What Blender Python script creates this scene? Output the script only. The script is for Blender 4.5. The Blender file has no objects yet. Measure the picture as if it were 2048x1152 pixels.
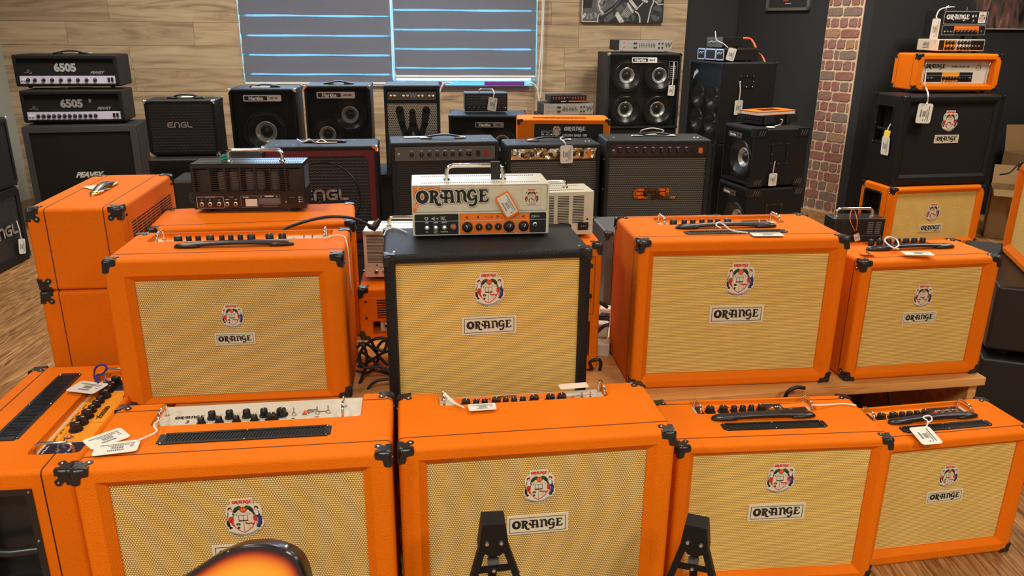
import bpy, bmesh, math, random
from mathutils import Vector, Matrix
from math import sin, cos, pi, radians as R_, sqrt, atan2
random.seed(7)
S = bpy.context.scene
COL = S.collection
# ------------------------------------------------------------------ camera
FPX, PITCH, ROLL, HC = 1564.0, .3248, -.00784, 1.465
cd = bpy.data.cameras.new('camera'); cam = bpy.data.objects.new('camera', cd); COL.objects.link(cam); S.camera = cam
cd.sensor_width = 36.0; cd.lens = FPX * 36.0 / 2048.0; cd.clip_start = .05; cd.clip_end = 60
cam.matrix_world = Matrix.Translation((0, 0, HC)) @ Matrix.Rotation(pi/2 - PITCH, 4, 'X') @ Matrix.Rotation(-ROLL, 4, 'Z')
# ------------------------------------------------------------------ world, lights, exposure
W = bpy.data.worlds.new('daylight'); S.world = W; W.use_nodes = True
W.node_tree.nodes['Background'].inputs[0].default_value = (.34, .70, 1.0, 1)
W.node_tree.nodes['Background'].inputs[1].default_value = 9.0
def area(name, loc, size, power, col, rot=(0, 0, 0), sy=None, spread=150):
    l = bpy.data.lights.new(name, 'AREA'); l.energy = power; l.color = col; l.size = size; l.spread = R_(spread)
    if sy: l.shape = 'RECTANGLE'; l.size_y = sy
    o = bpy.data.objects.new(name, l); COL.objects.link(o); o.location = loc; o.rotation_euler = rot; return o
WARM = (1.0, .92, .80)
for (x, y, p) in ((-2.2, -.6, 56), (0, -.7, 58), (2.2, -.6, 62), (-1.6, 2.5, 18), (.7, 2.6, 18), (2.6, 3.0, 26), (-2.6, 5.2, 46), (-.6, 5.6, 44), (1.6, 5.6, 50), (3.4, 4.6, 46)):
    area('ceiling_lamp', (x, y, 2.86), .55, p, WARM)
area('window_fill', (-1.05, 6.7, 1.75), 2.3, 30, (.50, .72, 1.0), (R_(-78), 0, R_(5.5)), 1.0, 175)  # unseen fill added inside the blinds, standing in for light from the window
S.view_settings.view_transform = 'Standard'; S.view_settings.look = 'None'; S.view_settings.gamma = 1
S.view_settings.use_curve_mapping = False; S.view_settings.exposure = 0.0
S.cycles.use_denoising = True
S.cycles.max_bounces = 6; S.cycles.diffuse_bounces = 3; S.cycles.transparent_max_bounces = 12
# ------------------------------------------------------------------ pixel helpers (2048x1152 frame)
_cp, _sp, _cr, _sr = cos(PITCH), sin(PITCH), cos(ROLL), sin(ROLL)
EYE = Vector((0, 0, HC))
def ray(px, py):
    X, Y = px - 1024, py - 576; x = _cr*X + _sr*Y; y = -_sr*X + _cr*Y
    a, b = x / FPX, -y / FPX
    return Vector((a, b*_sp + _cp, b*_cp - _sp))
def at_y(px, py, Y): r = ray(px, py); return EYE + r * (Y / r.y)
def at_z(px, py, Z): r = ray(px, py); return EYE + r * ((Z - HC) / r.z)
class Box:      # a cabinet's place: front bottom centre, yaw in degrees, width, depth, height
    def __init__(s, x, y, yaw, w, d, h, z): s.x, s.y, s.yaw, s.w, s.d, s.h, s.z = x, y, R_(yaw), w, d, h, z
    def pt(s, lx, ly, lz): c, n = cos(s.yaw), sin(s.yaw); return Vector((s.x + c*lx - n*ly, s.y + n*lx + c*ly, s.z + lz))
    def front(s, px, py, off=.004):
        n = Vector((sin(s.yaw), -cos(s.yaw), 0)); o = s.pt(0, -off, 0); r = ray(px, py)
        return EYE + r * ((o - EYE).dot(n) / r.dot(n))
    def side(s, px, py, sgn=1, off=.004):
        n = Vector((cos(s.yaw), sin(s.yaw), 0)); o = s.pt(sgn*(s.w/2 + off), 0, 0); r = ray(px, py)
        return EYE + r * ((o - EYE).dot(n) / r.dot(n))
    def top(s, px, py, off=.002): return at_z(px, py, s.z + s.h + off)
# ------------------------------------------------------------------ materials
MATS = {}
def srgb(r, g, b):
    f = lambda v: (v/255/12.92) if v/255 <= .04045 else ((v/255 + .055)/1.055)**2.4
    return (f(r), f(g), f(b), 1)
def nodes(name):
    m = bpy.data.materials.new(name); m.use_nodes = True; nt = m.node_tree
    MATS[name] = m; return m, nt, nt.nodes['Principled BSDF']
def mat(name, col, rough=.5, metal=0., bump=None, spec=.5, emit=None, es=1., vary=None, trans=None, coat=0):
    m, nt, b = nodes(name); N, L = nt.nodes, nt.links
    b.inputs['Base Color'].default_value = col; b.inputs['Roughness'].default_value = rough; b.inputs['Metallic'].default_value = metal
    b.inputs['Specular IOR Level'].default_value = spec; b.inputs['Coat Weight'].default_value = coat
    if emit: b.inputs['Emission Color'].default_value = emit; b.inputs['Emission Strength'].default_value = es
    if trans: b.inputs['Transmission Weight'].default_value = trans
    tc = None
    if bump or vary: tc = N.new('ShaderNodeTexCoord')
    if bump:
        kind, sc, st, dist = bump
        if kind == 'vor': t = N.new('ShaderNodeTexVoronoi'); t.inputs['Scale'].default_value = sc; out = t.outputs['Distance']
        else: t = N.new('ShaderNodeTexNoise'); t.inputs['Scale'].default_value = sc; t.inputs['Detail'].default_value = 3; out = t.outputs['Fac']
        L.new(tc.outputs['Object'], t.inputs['Vector'])
        bp = N.new('ShaderNodeBump'); bp.inputs['Strength'].default_value = st; bp.inputs['Distance'].default_value = dist
        L.new(out, bp.inputs['Height']); L.new(bp.outputs[0], b.inputs['Normal'])
    if vary:
        col2, sc = vary
        t = N.new('ShaderNodeTexNoise'); t.inputs['Scale'].default_value = sc; t.inputs['Detail'].default_value = 5
        L.new(tc.outputs['Object'], t.inputs['Vector'])
        mx = N.new('ShaderNodeMix'); mx.data_type = 'RGBA'; mx.inputs[6].default_value = col; mx.inputs[7].default_value = col2
        L.new(t.outputs['Fac'], mx.inputs[0]); L.new(mx.outputs[2], b.inputs['Base Color'])
    return m
def mth(nt, op, a, b=None, c=None):
    n = nt.nodes.new('ShaderNodeMath'); n.operation = op
    for i, v in enumerate((a, b, c)):
        if v is None: continue
        if hasattr(v, 'links'): nt.links.new(v, n.inputs[i])
        else: n.inputs[i].default_value = v
    return n.outputs[0]
def weave(name, c1, c2, px, pz, rough=.85, spec=.2, thx=.5, thz=.4, c3=None, bumpd=.0008):
    """woven cloth: light threads with dark holes in staggered rows, object x / z"""
    m, nt, b = nodes(name); N, L = nt.nodes, nt.links
    tc = N.new('ShaderNodeTexCoord'); sp = N.new('ShaderNodeSeparateXYZ'); L.new(tc.outputs['Object'], sp.inputs[0])
    zz = mth(nt, 'DIVIDE', sp.outputs[2], pz); row = mth(nt, 'FLOOR', zz)
    off = mth(nt, 'MULTIPLY', mth(nt, 'MODULO', mth(nt, 'ABSOLUTE', row), 2.0), .5)
    xx = mth(nt, 'ADD', mth(nt, 'DIVIDE', sp.outputs[0], px), off)
    fx = mth(nt, 'ABSOLUTE', mth(nt, 'SUBTRACT', mth(nt, 'FRACT', xx), .5))
    fz = mth(nt, 'ABSOLUTE', mth(nt, 'SUBTRACT', mth(nt, 'FRACT', zz), .5))
    def ss(v, a, bb):
        n = N.new('ShaderNodeMapRange'); n.interpolation_type = 'SMOOTHSTEP'; L.new(v, n.inputs[0]); n.inputs[1].default_value = a; n.inputs[2].default_value = bb; return n.outputs[0]
    hole = mth(nt, 'MULTIPLY', ss(fx, thx*.5, thx*.5 + .16), ss(fz, thz*.5, thz*.5 + .16))
    line = mth(nt, 'MULTIPLY', ss(fz, .34, .5), .45)
    msk = mth(nt, 'MAXIMUM', hole, line)
    ns = N.new('ShaderNodeTexNoise'); ns.inputs['Scale'].default_value = 9; L.new(tc.outputs['Object'], ns.inputs['Vector'])
    cc = N.new('ShaderNodeMix'); cc.data_type = 'RGBA'; cc.inputs[6].default_value = c1; cc.inputs[7].default_value = c3 or c1; L.new(ns.outputs['Fac'], cc.inputs[0])
    mx = N.new('ShaderNodeMix'); mx.data_type = 'RGBA'; mx.inputs[7].default_value = c2
    L.new(cc.outputs[2], mx.inputs[6]); L.new(msk, mx.inputs[0]); L.new(mx.outputs[2], b.inputs['Base Color'])
    bp = N.new('ShaderNodeBump'); bp.inputs['Strength'].default_value = .6; bp.inputs['Distance'].default_value = bumpd; bp.invert = True
    L.new(msk, bp.inputs['Height']); L.new(bp.outputs[0], b.inputs['Normal'])
    b.inputs['Roughness'].default_value = rough; b.inputs['Specular IOR Level'].default_value = spec
    return m
def perf(name, col, pitch, rad, metal=.7, rough=.35):
    """perforated sheet: staggered round holes one can see through, object x / z"""
    m, nt, b = nodes(name); N, L = nt.nodes, nt.links
    b.inputs['Base Color'].default_value = col; b.inputs['Metallic'].default_value = metal; b.inputs['Roughness'].default_value = rough
    tc = N.new('ShaderNodeTexCoord'); sp = N.new('ShaderNodeSeparateXYZ'); L.new(tc.outputs['Object'], sp.inputs[0])
    pz = pitch*.866
    zz = mth(nt, 'DIVIDE', sp.outputs[2], pz); row = mth(nt, 'FLOOR', zz)
    off = mth(nt, 'MULTIPLY', mth(nt, 'MODULO', mth(nt, 'ABSOLUTE', row), 2.0), .5)
    fx = mth(nt, 'SUBTRACT', mth(nt, 'FRACT', mth(nt, 'ADD', mth(nt, 'DIVIDE', sp.outputs[0], pitch), off)), .5)
    fz = mth(nt, 'MULTIPLY', mth(nt, 'SUBTRACT', mth(nt, 'FRACT', zz), .5), .866)
    r = mth(nt, 'SQRT', mth(nt, 'ADD', mth(nt, 'MULTIPLY', fx, fx), mth(nt, 'MULTIPLY', fz, fz)))
    hole = mth(nt, 'LESS_THAN', r, rad)
    tr = N.new('ShaderNodeBsdfTransparent'); ms = N.new('ShaderNodeMixShader')
    L.new(hole, ms.inputs[0]); L.new(b.outputs[0], ms.inputs[1]); L.new(tr.outputs[0], ms.inputs[2])
    L.new(ms.outputs[0], N['Material Output'].inputs[0])
    return m
def wood(name, cols, sc=(1.2, 14, 14), rough=.45, ring=3.0, axis=0):
    """grain stretched along one axis, tint and grain offset differ from board to board"""
    m, nt, b = nodes(name); N, L = nt.nodes, nt.links
    tc = N.new('ShaderNodeTexCoord'); oi = N.new('ShaderNodeObjectInfo'); mp = N.new('ShaderNodeMapping')
    mp.inputs['Scale'].default_value = sc if axis == 0 else (sc[1], sc[0], sc[2])
    ad = N.new('ShaderNodeVectorMath'); ad.operation = 'ADD'
    cb = N.new('ShaderNodeCombineXYZ'); k = mth(nt, 'MULTIPLY', oi.outputs['Random'], 37.0)
    for i in range(3): L.new(k, cb.inputs[i])
    L.new(tc.outputs['Object'], mp.inputs[0]); L.new(mp.outputs[0], ad.inputs[0]); L.new(cb.outputs[0], ad.inputs[1])
    n1 = N.new('ShaderNodeTexNoise'); n1.inputs['Scale'].default_value = 1.3; n1.inputs['Detail'].default_value = 7; n1.inputs['Distortion'].default_value = ring
    n1.inputs['Roughness'].default_value = .62
    L.new(ad.outputs[0], n1.inputs['Vector'])
    cr = N.new('ShaderNodeValToRGB'); el = cr.color_ramp.elements
    el[0].position = .30; el[0].color = cols[0]; el[1].position = .72; el[1].color = cols[2]
    e = el.new(.5); e.color = cols[1]
    L.new(n1.outputs['Fac'], cr.inputs[0])
    hv = N.new('ShaderNodeHueSaturation'); L.new(cr.outputs[0], hv.inputs['Color'])
    L.new(mth(nt, 'ADD', mth(nt, 'MULTIPLY', oi.outputs['Random'], .24), .88), hv.inputs['Value'])
    L.new(hv.outputs[0], b.inputs['Base Color']); b.inputs['Roughness'].default_value = rough
    bp = N.new('ShaderNodeBump'); bp.inputs['Strength'].default_value = .15; bp.inputs['Distance'].default_value = .002
    L.new(n1.outputs['Fac'], bp.inputs['Height']); L.new(bp.outputs[0], b.inputs['Normal'])
    return m
ORG = mat('orange_tolex', (.79, .166, .001, 1), .68, bump=('vor', 330, .75, .0011), spec=.16)
BLK = mat('black_tolex', (.010, .010, .0105, 1), .5, bump=('vor', 300, .9, .0012), spec=.25)
BLK2 = mat('charcoal_tolex', (.020, .021, .022, 1), .55, bump=('vor', 250, .5, .001), spec=.25)
PLS = mat('black_plastic', (.012, .012, .013, 1), .32, spec=.55)
RUB = mat('black_rubber', (.010, .010, .010, 1), .6)
VBK = mat('vent_matt_black', (.006, .006, .006, 1), .5, spec=.25)
KNB = mat('knob_black', (.009, .009, .010, 1), .38)
DRK = mat('dark_inside', (.004, .004, .004, 1), .8)
PIP = mat('piping_dark', (.03, .008, .002, 1), .6)
CHR = mat('chrome', (.85, .84, .82, 1), .12, 1.)
STL = mat('brushed_steel', (.62, .62, .64, 1), .3, 1.)
ALU = mat('aluminium_cone', (.85, .84, .80, 1), .36, .55)
BCH = mat('badge_chrome', (.50, .50, .50, 1), .28, .55)
WHT = mat('panel_white', (.62, .57, .46, 1), .4)
CRM = mat('cream_enamel', (.66, .61, .47, 1), .35)
IVO = mat('badge_ivory', (.70, .63, .47, 1), .35)
BKP = mat('print_black', (.008, .008, .008, 1), .45)
WHP = mat('print_white', (.70, .70, .70, 1), .5)
GRP = mat('print_grey', (.30, .30, .31, 1), .45)
ORP = mat('print_orange', (.90, .19, .012, 1), .4)
YOP = mat('print_amber', (.90, .33, .02, 1), .4)
NVP = mat('print_navy', (.012, .016, .045, 1), .4)
RDP = mat('print_red', (.60, .03, .02, 1), .45)
GNP = mat('print_green', (.01, .07, .03, 1), .5)
BLP = mat('print_blue', (.03, .04, .22, 1), .5)
PNK = mat('skin_print', (.80, .55, .40, 1), .5)
PAP = mat('paper_tag', (.72, .70, .62, 1), .7)
PPK = mat('paper_pink', (.82, .62, .50, 1), .7)
PYE = mat('paper_yellow', (.85, .62, .05, 1), .7)
PIN = mat('tag_ink', (.08, .08, .08, 1), .7)
CRD = mat('cord_white', (.82, .80, .74, 1), .7)
CBL = mat('cord_blue', (.02, .03, .25, 1), .6)
CGR = mat('cord_green', (.01, .35, .22, 1), .6)
COR = mat('cord_orange', (.75, .13, .04, 1), .6)
CAB = mat('cable_black', (.012, .012, .012, 1), .45)
JWL = mat('jewel_amber', (.75, .10, .02, 1), .1, coat=1)
REDL = mat('rocker_red', (.45, .01, .01, 1), .3)
ORL = mat('rocker_orange', (.85, .17, .01, 1), .3)
GOLD = mat('gold_metal', (.85, .62, .25, 1), .25, 1.)
SLVF = mat('silver_face', (.62, .60, .57, 1), .38, .6)
GRYF = mat('grey_panel', (.10, .10, .095, 1), .45)
GRYT = mat('grey_vinyl', (.075, .078, .082, 1), .5, bump=('vor', 250, .5, .001))
PEAV = mat('silver_strip', (.74, .70, .90, 1), .45, .1)
RDT = mat('maroon_tolex', (.12, .006, .010, 1), .5, bump=('vor', 330, .4, .0008))
CLO = weave('straw_cloth', srgb(255, 222, 132), srgb(90, 56, 10), .0052, .0050, c3=srgb(238, 196, 106), thx=.36, thz=.26)
CLOA = weave('tan_cloth', srgb(255, 222, 142), srgb(88, 56, 18), .0058, .0054, c3=srgb(236, 194, 110), thx=.30, thz=.16)
CLOG = weave('black_cloth', srgb(34, 31, 28), srgb(12, 11, 10), .004, .004)
CLOD = weave('dark_cloth', srgb(44, 44, 46), srgb(14, 14, 15), .006, .006)
CLOB = weave('grille_basket', srgb(98, 95, 86), srgb(5, 5, 5), .013, .013, thx=.25, thz=.2, rough=.5, spec=.4, bumpd=.002)
CLOX = weave('grille_dark_basket', srgb(46, 46, 46), srgb(5, 5, 5), .020, .013, thx=.25, thz=.25, rough=.5, spec=.4, bumpd=.002)
CLON = weave('grille_navy_diamond', srgb(34, 39, 52), srgb(6, 7, 10), .024, .018, thx=.3, thz=.2, rough=.4, spec=.6, bumpd=.003)
PFB = perf('perforated_black', (.05, .05, .052, 1), .0125, .44)
PFS = perf('perforated_silver', (.66, .63, .55, 1), .0135, .30, .8, .35)
PFT = perf('perforated_fine', (.02, .02, .021, 1), .006, .45, .3, .5)
WOODW = wood('wall_oak', (srgb(134, 112, 88), srgb(182, 158, 128), srgb(204, 182, 150)), (.7, 8, 7), .5, 2.0)
WOODF = wood('floor_oak', (srgb(74, 46, 22), srgb(152, 106, 60), srgb(200, 156, 102)), (1.4, 16, 10), .38, 4.5, axis=1)
WOODT = wood('table_beech', (srgb(176, 116, 58), srgb(206, 146, 82), srgb(220, 164, 98)), (1.5, 20, 20), .4, 1.5)
WDK = mat('wall_charcoal', (.016, .017, .019, 1), .75, bump=('noise', 40, .1, .003))
WCR = mat('wall_pale', (.38, .40, .36, 1), .7)
CEI = mat('ceiling_white', (.42, .41, .39, 1), .8)
MOR = mat('mortar', srgb(214, 186, 158), .85, bump=('noise', 120, .4, .003))
BRK = [mat('brick_red', srgb(112, 58, 52), .85, bump=('noise', 90, .6, .004), vary=(srgb(170, 124, 108), 30)),
       mat('brick_plum', srgb(104, 66, 64), .85, bump=('noise', 90, .6, .004), vary=(srgb(170, 132, 118), 55)),
       mat('brick_brown', srgb(126, 84, 60), .85, bump=('noise', 90, .6, .004), vary=(srgb(186, 152, 122), 60)),
       mat('brick_grey', srgb(96, 84, 82), .85, bump=('noise', 90, .6, .004), vary=(srgb(150, 130, 112), 50))]
KRAFT = mat('cardboard', srgb(140, 108, 66), .8, vary=(srgb(158, 124, 80), 6))
BLIND = None
# ------------------------------------------------------------------ mesh helpers
class MB:
    def __init__(s, eps=0.): s.v, s.f, s.m, s.mats, s.eps = [], [], [], [], eps
    def mi(s, mt):
        if mt not in s.mats: s.mats.append(mt)
        return s.mats.index(mt)
    def add(s, vs, fs, mt):
        n = len(s.v); s.v += [tuple(v) for v in vs]; k = s.mi(mt)
        for f in fs: s.f.append(tuple(n + i for i in f)); s.m.append(k)
        return s
    def box(s, x0, x1, y0, y1, z0, z1, mt, M=None):
        vs = [Vector((x, y, z)) for z in (z0, z1) for y in (y0, y1) for x in (x0, x1)]
        if M: vs = [M @ v for v in vs]
        return s.add(vs, [(0, 2, 3, 1), (4, 5, 7, 6), (0, 1, 5, 4), (2, 6, 7, 3), (0, 4, 6, 2), (1, 3, 7, 5)], mt)
    def loft(s, rings, mt, cap=True, closed=False):
        n = len(rings[0]); vs = [p for r in rings for p in r]; fs = []; k = len(rings)
        for i in range(k if closed else k - 1):
            for j in range(n):
                a, b = i*n + j, i*n + (j+1) % n; c, d = ((i+1) % k)*n + (j+1) % n, ((i+1) % k)*n + j
                fs.append((a, b, c, d))
        if cap and not closed: fs += [tuple(range(n))[::-1], tuple((k-1)*n + j for j in range(n))]
        return s.add(vs, fs, mt)
    def cyl(s, p0, p1, r0, r1, mt, n=12, cap=True):
        p0, p1 = Vector(p0), Vector(p1); d = (p1 - p0).normalized()
        u = d.orthogonal().normalized(); w = d.cross(u)
        return s.loft([[p + (u*cos(2*pi*i/n) + w*sin(2*pi*i/n))*r for i in range(n)] for p, r in ((p0, r0), (p1, r1))], mt, cap)
    def turn(s, prof, mt, n=16, c=(0, 0, 0), ax='z', cap=True):   # prof: (radius, height)
        rs = []
        for r, h in prof:
            ring = []
            for i in range(n):
                a = 2*pi*i/n; q = (r*cos(a), r*sin(a), h) if ax == 'z' else (r*cos(a), -h, r*sin(a))
                ring.append(Vector(q) + Vector(c))
            rs.append(ring)
        return s.loft(rs, mt, cap)
    def tube(s, pts, r, mt, n=7, cap=True):
        pts = [Vector(p) for p in pts]; rs = []; u = None
        for i, p in enumerate(pts):
            d = (pts[min(i+1, len(pts)-1)] - pts[max(i-1, 0)]).normalized()
            if u is None: u = d.orthogonal().normalized()
            u = (u - d*u.dot(d)); u = u.normalized() if u.length > 1e-6 else d.orthogonal().normalized()
            w = d.cross(u); rr = r[i] if isinstance(r, (list, tuple)) else r
            rs.append([p + (u*cos(2*pi*j/n) + w*sin(2*pi*j/n))*rr for j in range(n)])
        return s.loft(rs, mt, cap)
    def poly(s, pts, mt, y0=0., y1=None):    # flat polygon in x/z, facing -y; with y1 it is a prism
        n = len(pts)
        a = [(p[0], y0, p[1]) for p in pts]
        if y1 is None: return s.add(a, [tuple(range(n))], mt)
        b = [(p[0], y1, p[1]) for p in pts]
        return s.add(a + b, [tuple(range(n)), tuple(range(2*n-1, n-1, -1))] + [(i, i+n, (i+1) % n + n, (i+1) % n) for i in range(n)], mt)
    def disc(s, x, z, r, mt, y=0., rz=None, n=12): return s.poly([(x + r*cos(2*pi*i/n), z + (rz or r)*sin(2*pi*i/n)) for i in range(n)], mt, y)
    def brush(s, pts, mt, y=0., n=8):        # pts (x, z, r): thick rounded stroke, flat, facing -y
        for i, (x, z, r) in enumerate(pts):
            s.disc(x, z, r, mt, y - 2*i*s.eps, n=n)
            if i:
                x0, z0, r0 = pts[i-1]; dx, dz = x-x0, z-z0; l = sqrt(dx*dx + dz*dz) or 1; nx, nz = -dz/l, dx/l
                s.poly([(x0+nx*r0, z0+nz*r0), (x0-nx*r0, z0-nz*r0), (x-nx*r, z-nz*r), (x+nx*r, z+nz*r)], mt, y - (2*i-1)*s.eps)
        return s
    def put(s, o, M):
        n = len(s.v); s.v += [tuple(M @ Vector(v)) for v in o.v]; mp = [s.mi(m) for m in o.mats]
        for f, k in zip(o.f, o.m): s.f.append(tuple(n+i for i in f)); s.m.append(mp[k])
        return s
    def mesh(s, name, smooth=None):
        me = bpy.data.meshes.new(name); me.from_pydata(s.v, [], s.f)
        for m in s.mats: me.materials.append(m)
        me.polygons.foreach_set('material_index', s.m); me.update()
        if smooth is not None:
            me.polygons.foreach_set('use_smooth', [True]*len(me.polygons)); me.set_sharp_from_angle(angle=R_(smooth))
        return me
def link(name, me, parent=None, loc=(0, 0, 0), rot=(0, 0, 0), sc=None):
    o = bpy.data.objects.new(name, me); COL.objects.link(o); o.location = loc; o.rotation_euler = rot
    if sc: o.scale = sc
    if parent: o.parent = parent
    return o
def thing(name, label, cat, loc=(0, 0, 0), yaw=0., group=None, me=None):
    o = link(name, me, None, loc, (0, 0, yaw)); o['label'] = label; o['category'] = cat
    if group: o['group'] = group
    return o
def at_box(name, label, cat, P, group=None): return thing(name, label, cat, (P.x, P.y, P.z), P.yaw, group)
def struct(name, me, parent=None, **k):
    o = link(name, me, parent, **k)
    if not parent: o['kind'] = 'structure'
    return o
CACHE = {}
def cached(key, fn):
    if key not in CACHE: CACHE[key] = fn()
    return CACHE[key]
def bev_cube(x0, x1, y0, y1, z0, z1, bev, seg=4):
    bm = bmesh.new(); bmesh.ops.create_cube(bm, size=1)
    for v in bm.verts: v.co = Vector(((x0+x1)/2 + v.co.x*(x1-x0), (y0+y1)/2 + v.co.y*(y1-y0), (z0+z1)/2 + v.co.z*(z1-z0)))
    if bev: bmesh.ops.bevel(bm, geom=bm.edges[:], offset=bev, segments=seg, profile=.5, affect='EDGES')
    return bm
def bm_mesh(bm, name, mt):
    me = bpy.data.meshes.new(name); bm.to_mesh(me); bm.free(); me.materials.append(mt); return me
def carve(name, bm, cutters, mt, smooth=True):
    """cut solids out of a body and bake clean normals"""
    base = bpy.data.objects.new('carve', bm_mesh(bm, name, mt)); COL.objects.link(base); tmp = []
    for c in cutters:
        o = bpy.data.objects.new('cut', bm_mesh(c, 'cut', mt)); COL.objects.link(o); tmp.append(o)
        m = base.modifiers.new('b', 'BOOLEAN'); m.operation = 'DIFFERENCE'; m.solver = 'EXACT'; m.object = o
    if smooth:
        for p in base.data.polygons: p.use_smooth = True
        w = base.modifiers.new('w', 'WEIGHTED_NORMAL'); w.keep_sharp = True; w.weight = 100
    dg = bpy.context.evaluated_depsgraph_get(); dg.update()
    me = bpy.data.meshes.new_from_object(base.evaluated_get(dg), preserve_all_data_layers=True, depsgraph=dg); me.name = name
    for o in tmp + [base]: bpy.data.objects.remove(o, do_unlink=True)
    return me
def frustum(x0, x1, z0, z1, y0, X0, X1, Z0, Z1, y1, y2):
    """a rectangular recess that narrows from y0 to y1 then runs straight to y2"""
    bm = bmesh.new(); rs = []
    for (a, b, c, d, y) in ((x0, x1, z0, z1, y0), (X0, X1, Z0, Z1, y1), (X0, X1, Z0, Z1, y2)):
        rs.append([bm.verts.new((a, y, c)), bm.verts.new((b, y, c)), bm.verts.new((b, y, d)), bm.verts.new((a, y, d))])
    for i in range(2):
        for j in range(4): bm.faces.new((rs[i][j], rs[i+1][j], rs[i+1][(j+1) % 4], rs[i][(j+1) % 4]))
    bm.faces.new(rs[0]); bm.faces.new(rs[2][::-1]); bmesh.ops.recalc_face_normals(bm, faces=bm.faces[:]); return bm
def slab(x0, x1, y0, y1, z0, z1, bev, mt, name='slab', seg=3): return bm_mesh(bev_cube(x0, x1, y0, y1, z0, z1, bev, seg), name, mt)
# ------------------------------------------------------------------ lettering
def letters(txt, size, mt, bold=0., shear=0., space=1., depth=0.):
    """flat lettering in x/z facing -y, centred"""
    def mk():
        c = bpy.data.curves.new('t', 'FONT'); c.body = txt; c.size = size; c.offset = bold; c.shear = shear; c.space_character = space
        c.align_x = 'CENTER'; c.align_y = 'CENTER'; c.resolution_u = 3; c.extrude = depth
        o = bpy.data.objects.new('t', c); COL.objects.link(o); dg = bpy.context.evaluated_depsgraph_get(); dg.update()
        me = bpy.data.meshes.new_from_object(o.evaluated_get(dg)); bpy.data.objects.remove(o, do_unlink=True)
        me.transform(Matrix.Rotation(pi/2, 4, 'X')); me.materials.clear(); me.materials.append(mt); me.name = 'lettering'; return me
    return cached(('t', txt, size, mt.name, bold, shear, space, depth), mk)
def lay(name, me, parent, x, y, z, rot=(0, 0, 0), sc=None): return link(name, me, parent, (x, y, z), rot, sc)
def logo_mb(mt, y=0., grow=0.):
    """the bulbous seventies lettering of the amplifier badges, 4.9 wide, baseline 0, cap height 1"""
    g = MB(.0003); a = grow
    def B(*p): g.brush([(x, z, r + a) for x, z, r in p], mt, y)
    n = 20; ro = [(.45 + (.50+a)*cos(2*pi*i/n), .47 + (.53+a)*sin(2*pi*i/n), 0) for i in range(n)]; ri = [(.45 + max(.16-a, .02)*cos(2*pi*i/n), .50 + max(.27-a, .02)*sin(2*pi*i/n), 0) for i in range(n)]
    g.add([(p[0], y, p[1]) for p in ro + ri], [(i, (i+1) % n, n + (i+1) % n, n + i) for i in range(n)], mt)
    B((1.17, .10, .13), (1.17, .88, .13)); B((.98, .90, .07), (1.3, .90, .09), (1.50, .84, .12), (1.58, .70, .13), (1.48, .54, .10), (1.25, .47, .07))
    B((1.02, .05, .06), (1.30, .05, .06)); B((1.35, .45, .10), (1.48, .25, .12), (1.52, .02, .12), (1.64, -.14, .10), (1.80, -.14, .11))
    B((1.93, .64, .08), (1.88, .52, .125), (1.98, .38, .10), (2.2, .36, .07), (2.7, .38, .065)); B((1.92, .95, .06), (2.08, .93, .09), (2.22, .84, .10), (2.26, .45, .12), (2.24, .08, .125)); B((2.08, .04, .05), (2.40, .04, .05))
    B((2.2, .93, .075), (2.55, .93, .075), (2.68, .88, .10), (2.73, .5, .12), (2.74, .08, .125)); B((2.58, .04, .05), (2.92, .04, .05)); B((2.26, .62, .09), (2.42, .90, .05)); B((2.70, .62, .09), (2.56, .90, .05))
    B((3.00, .93, .06), (3.14, .90, .09), (3.22, .8, .11), (3.23, .08, .12)); B((3.08, .04, .05), (3.38, .04, .05)); B((3.23, .76, .06), (3.38, .92, .08), (3.56, .90, .11), (3.70, .70, .125), (3.70, .22, .12), (3.84, .05, .07))
    X = .42
    B(*[(a_+X, b_, c_) for a_, b_, c_ in ((4.10, .76, .08), (4.00, .92, .08), (3.82, .94, .09), (3.62, .80, .12), (3.56, .50, .14), (3.68, .24, .11), (3.88, .20, .08), (4.06, .34, .08))])
    B((3.90+X, .50, .05), (4.22+X, .50, .06)); B((4.14+X, .46, .10), (4.16+X, .10, .11), (4.06+X, -.16, .10), (3.86+X, -.26, .09), (3.70+X, -.20, .11))
    X = .50
    B((4.48+X, .88, .12), (4.48+X, .10, .13)); B((4.32+X, .95, .06), (4.90+X, .94, .06), (4.94+X, .78, .05)); B((4.5+X, .52, .06), (4.76+X, .52, .055), (4.80+X, .62, .05)); B((4.32+X, .05, .06), (4.92+X, .06, .07), (5.0+X, .24, .07))
    return g
LOGO_W, LOGO_C, LOGO_Z = 5.6, 2.79, .38
def logo(width, mt, rim=None, rimg=.07):
    def mk():
        s = width / LOGO_W; g = MB(); M = Matrix.Translation((-LOGO_C*s, 0, -LOGO_Z*s)) @ Matrix.Scale(s, 4)
        if rim: g.put(logo_mb(BKP, 0, rimg + .03), M); g.put(logo_mb(rim, 0, rimg), Matrix.Translation((0, -.0003, 0)) @ M)
        g.put(logo_mb(mt), Matrix.Translation((0, -.0006, 0)) @ M); return g.mesh('lettering')
    return cached(('lg', width, mt.name, rim and rim.name), mk)
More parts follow.
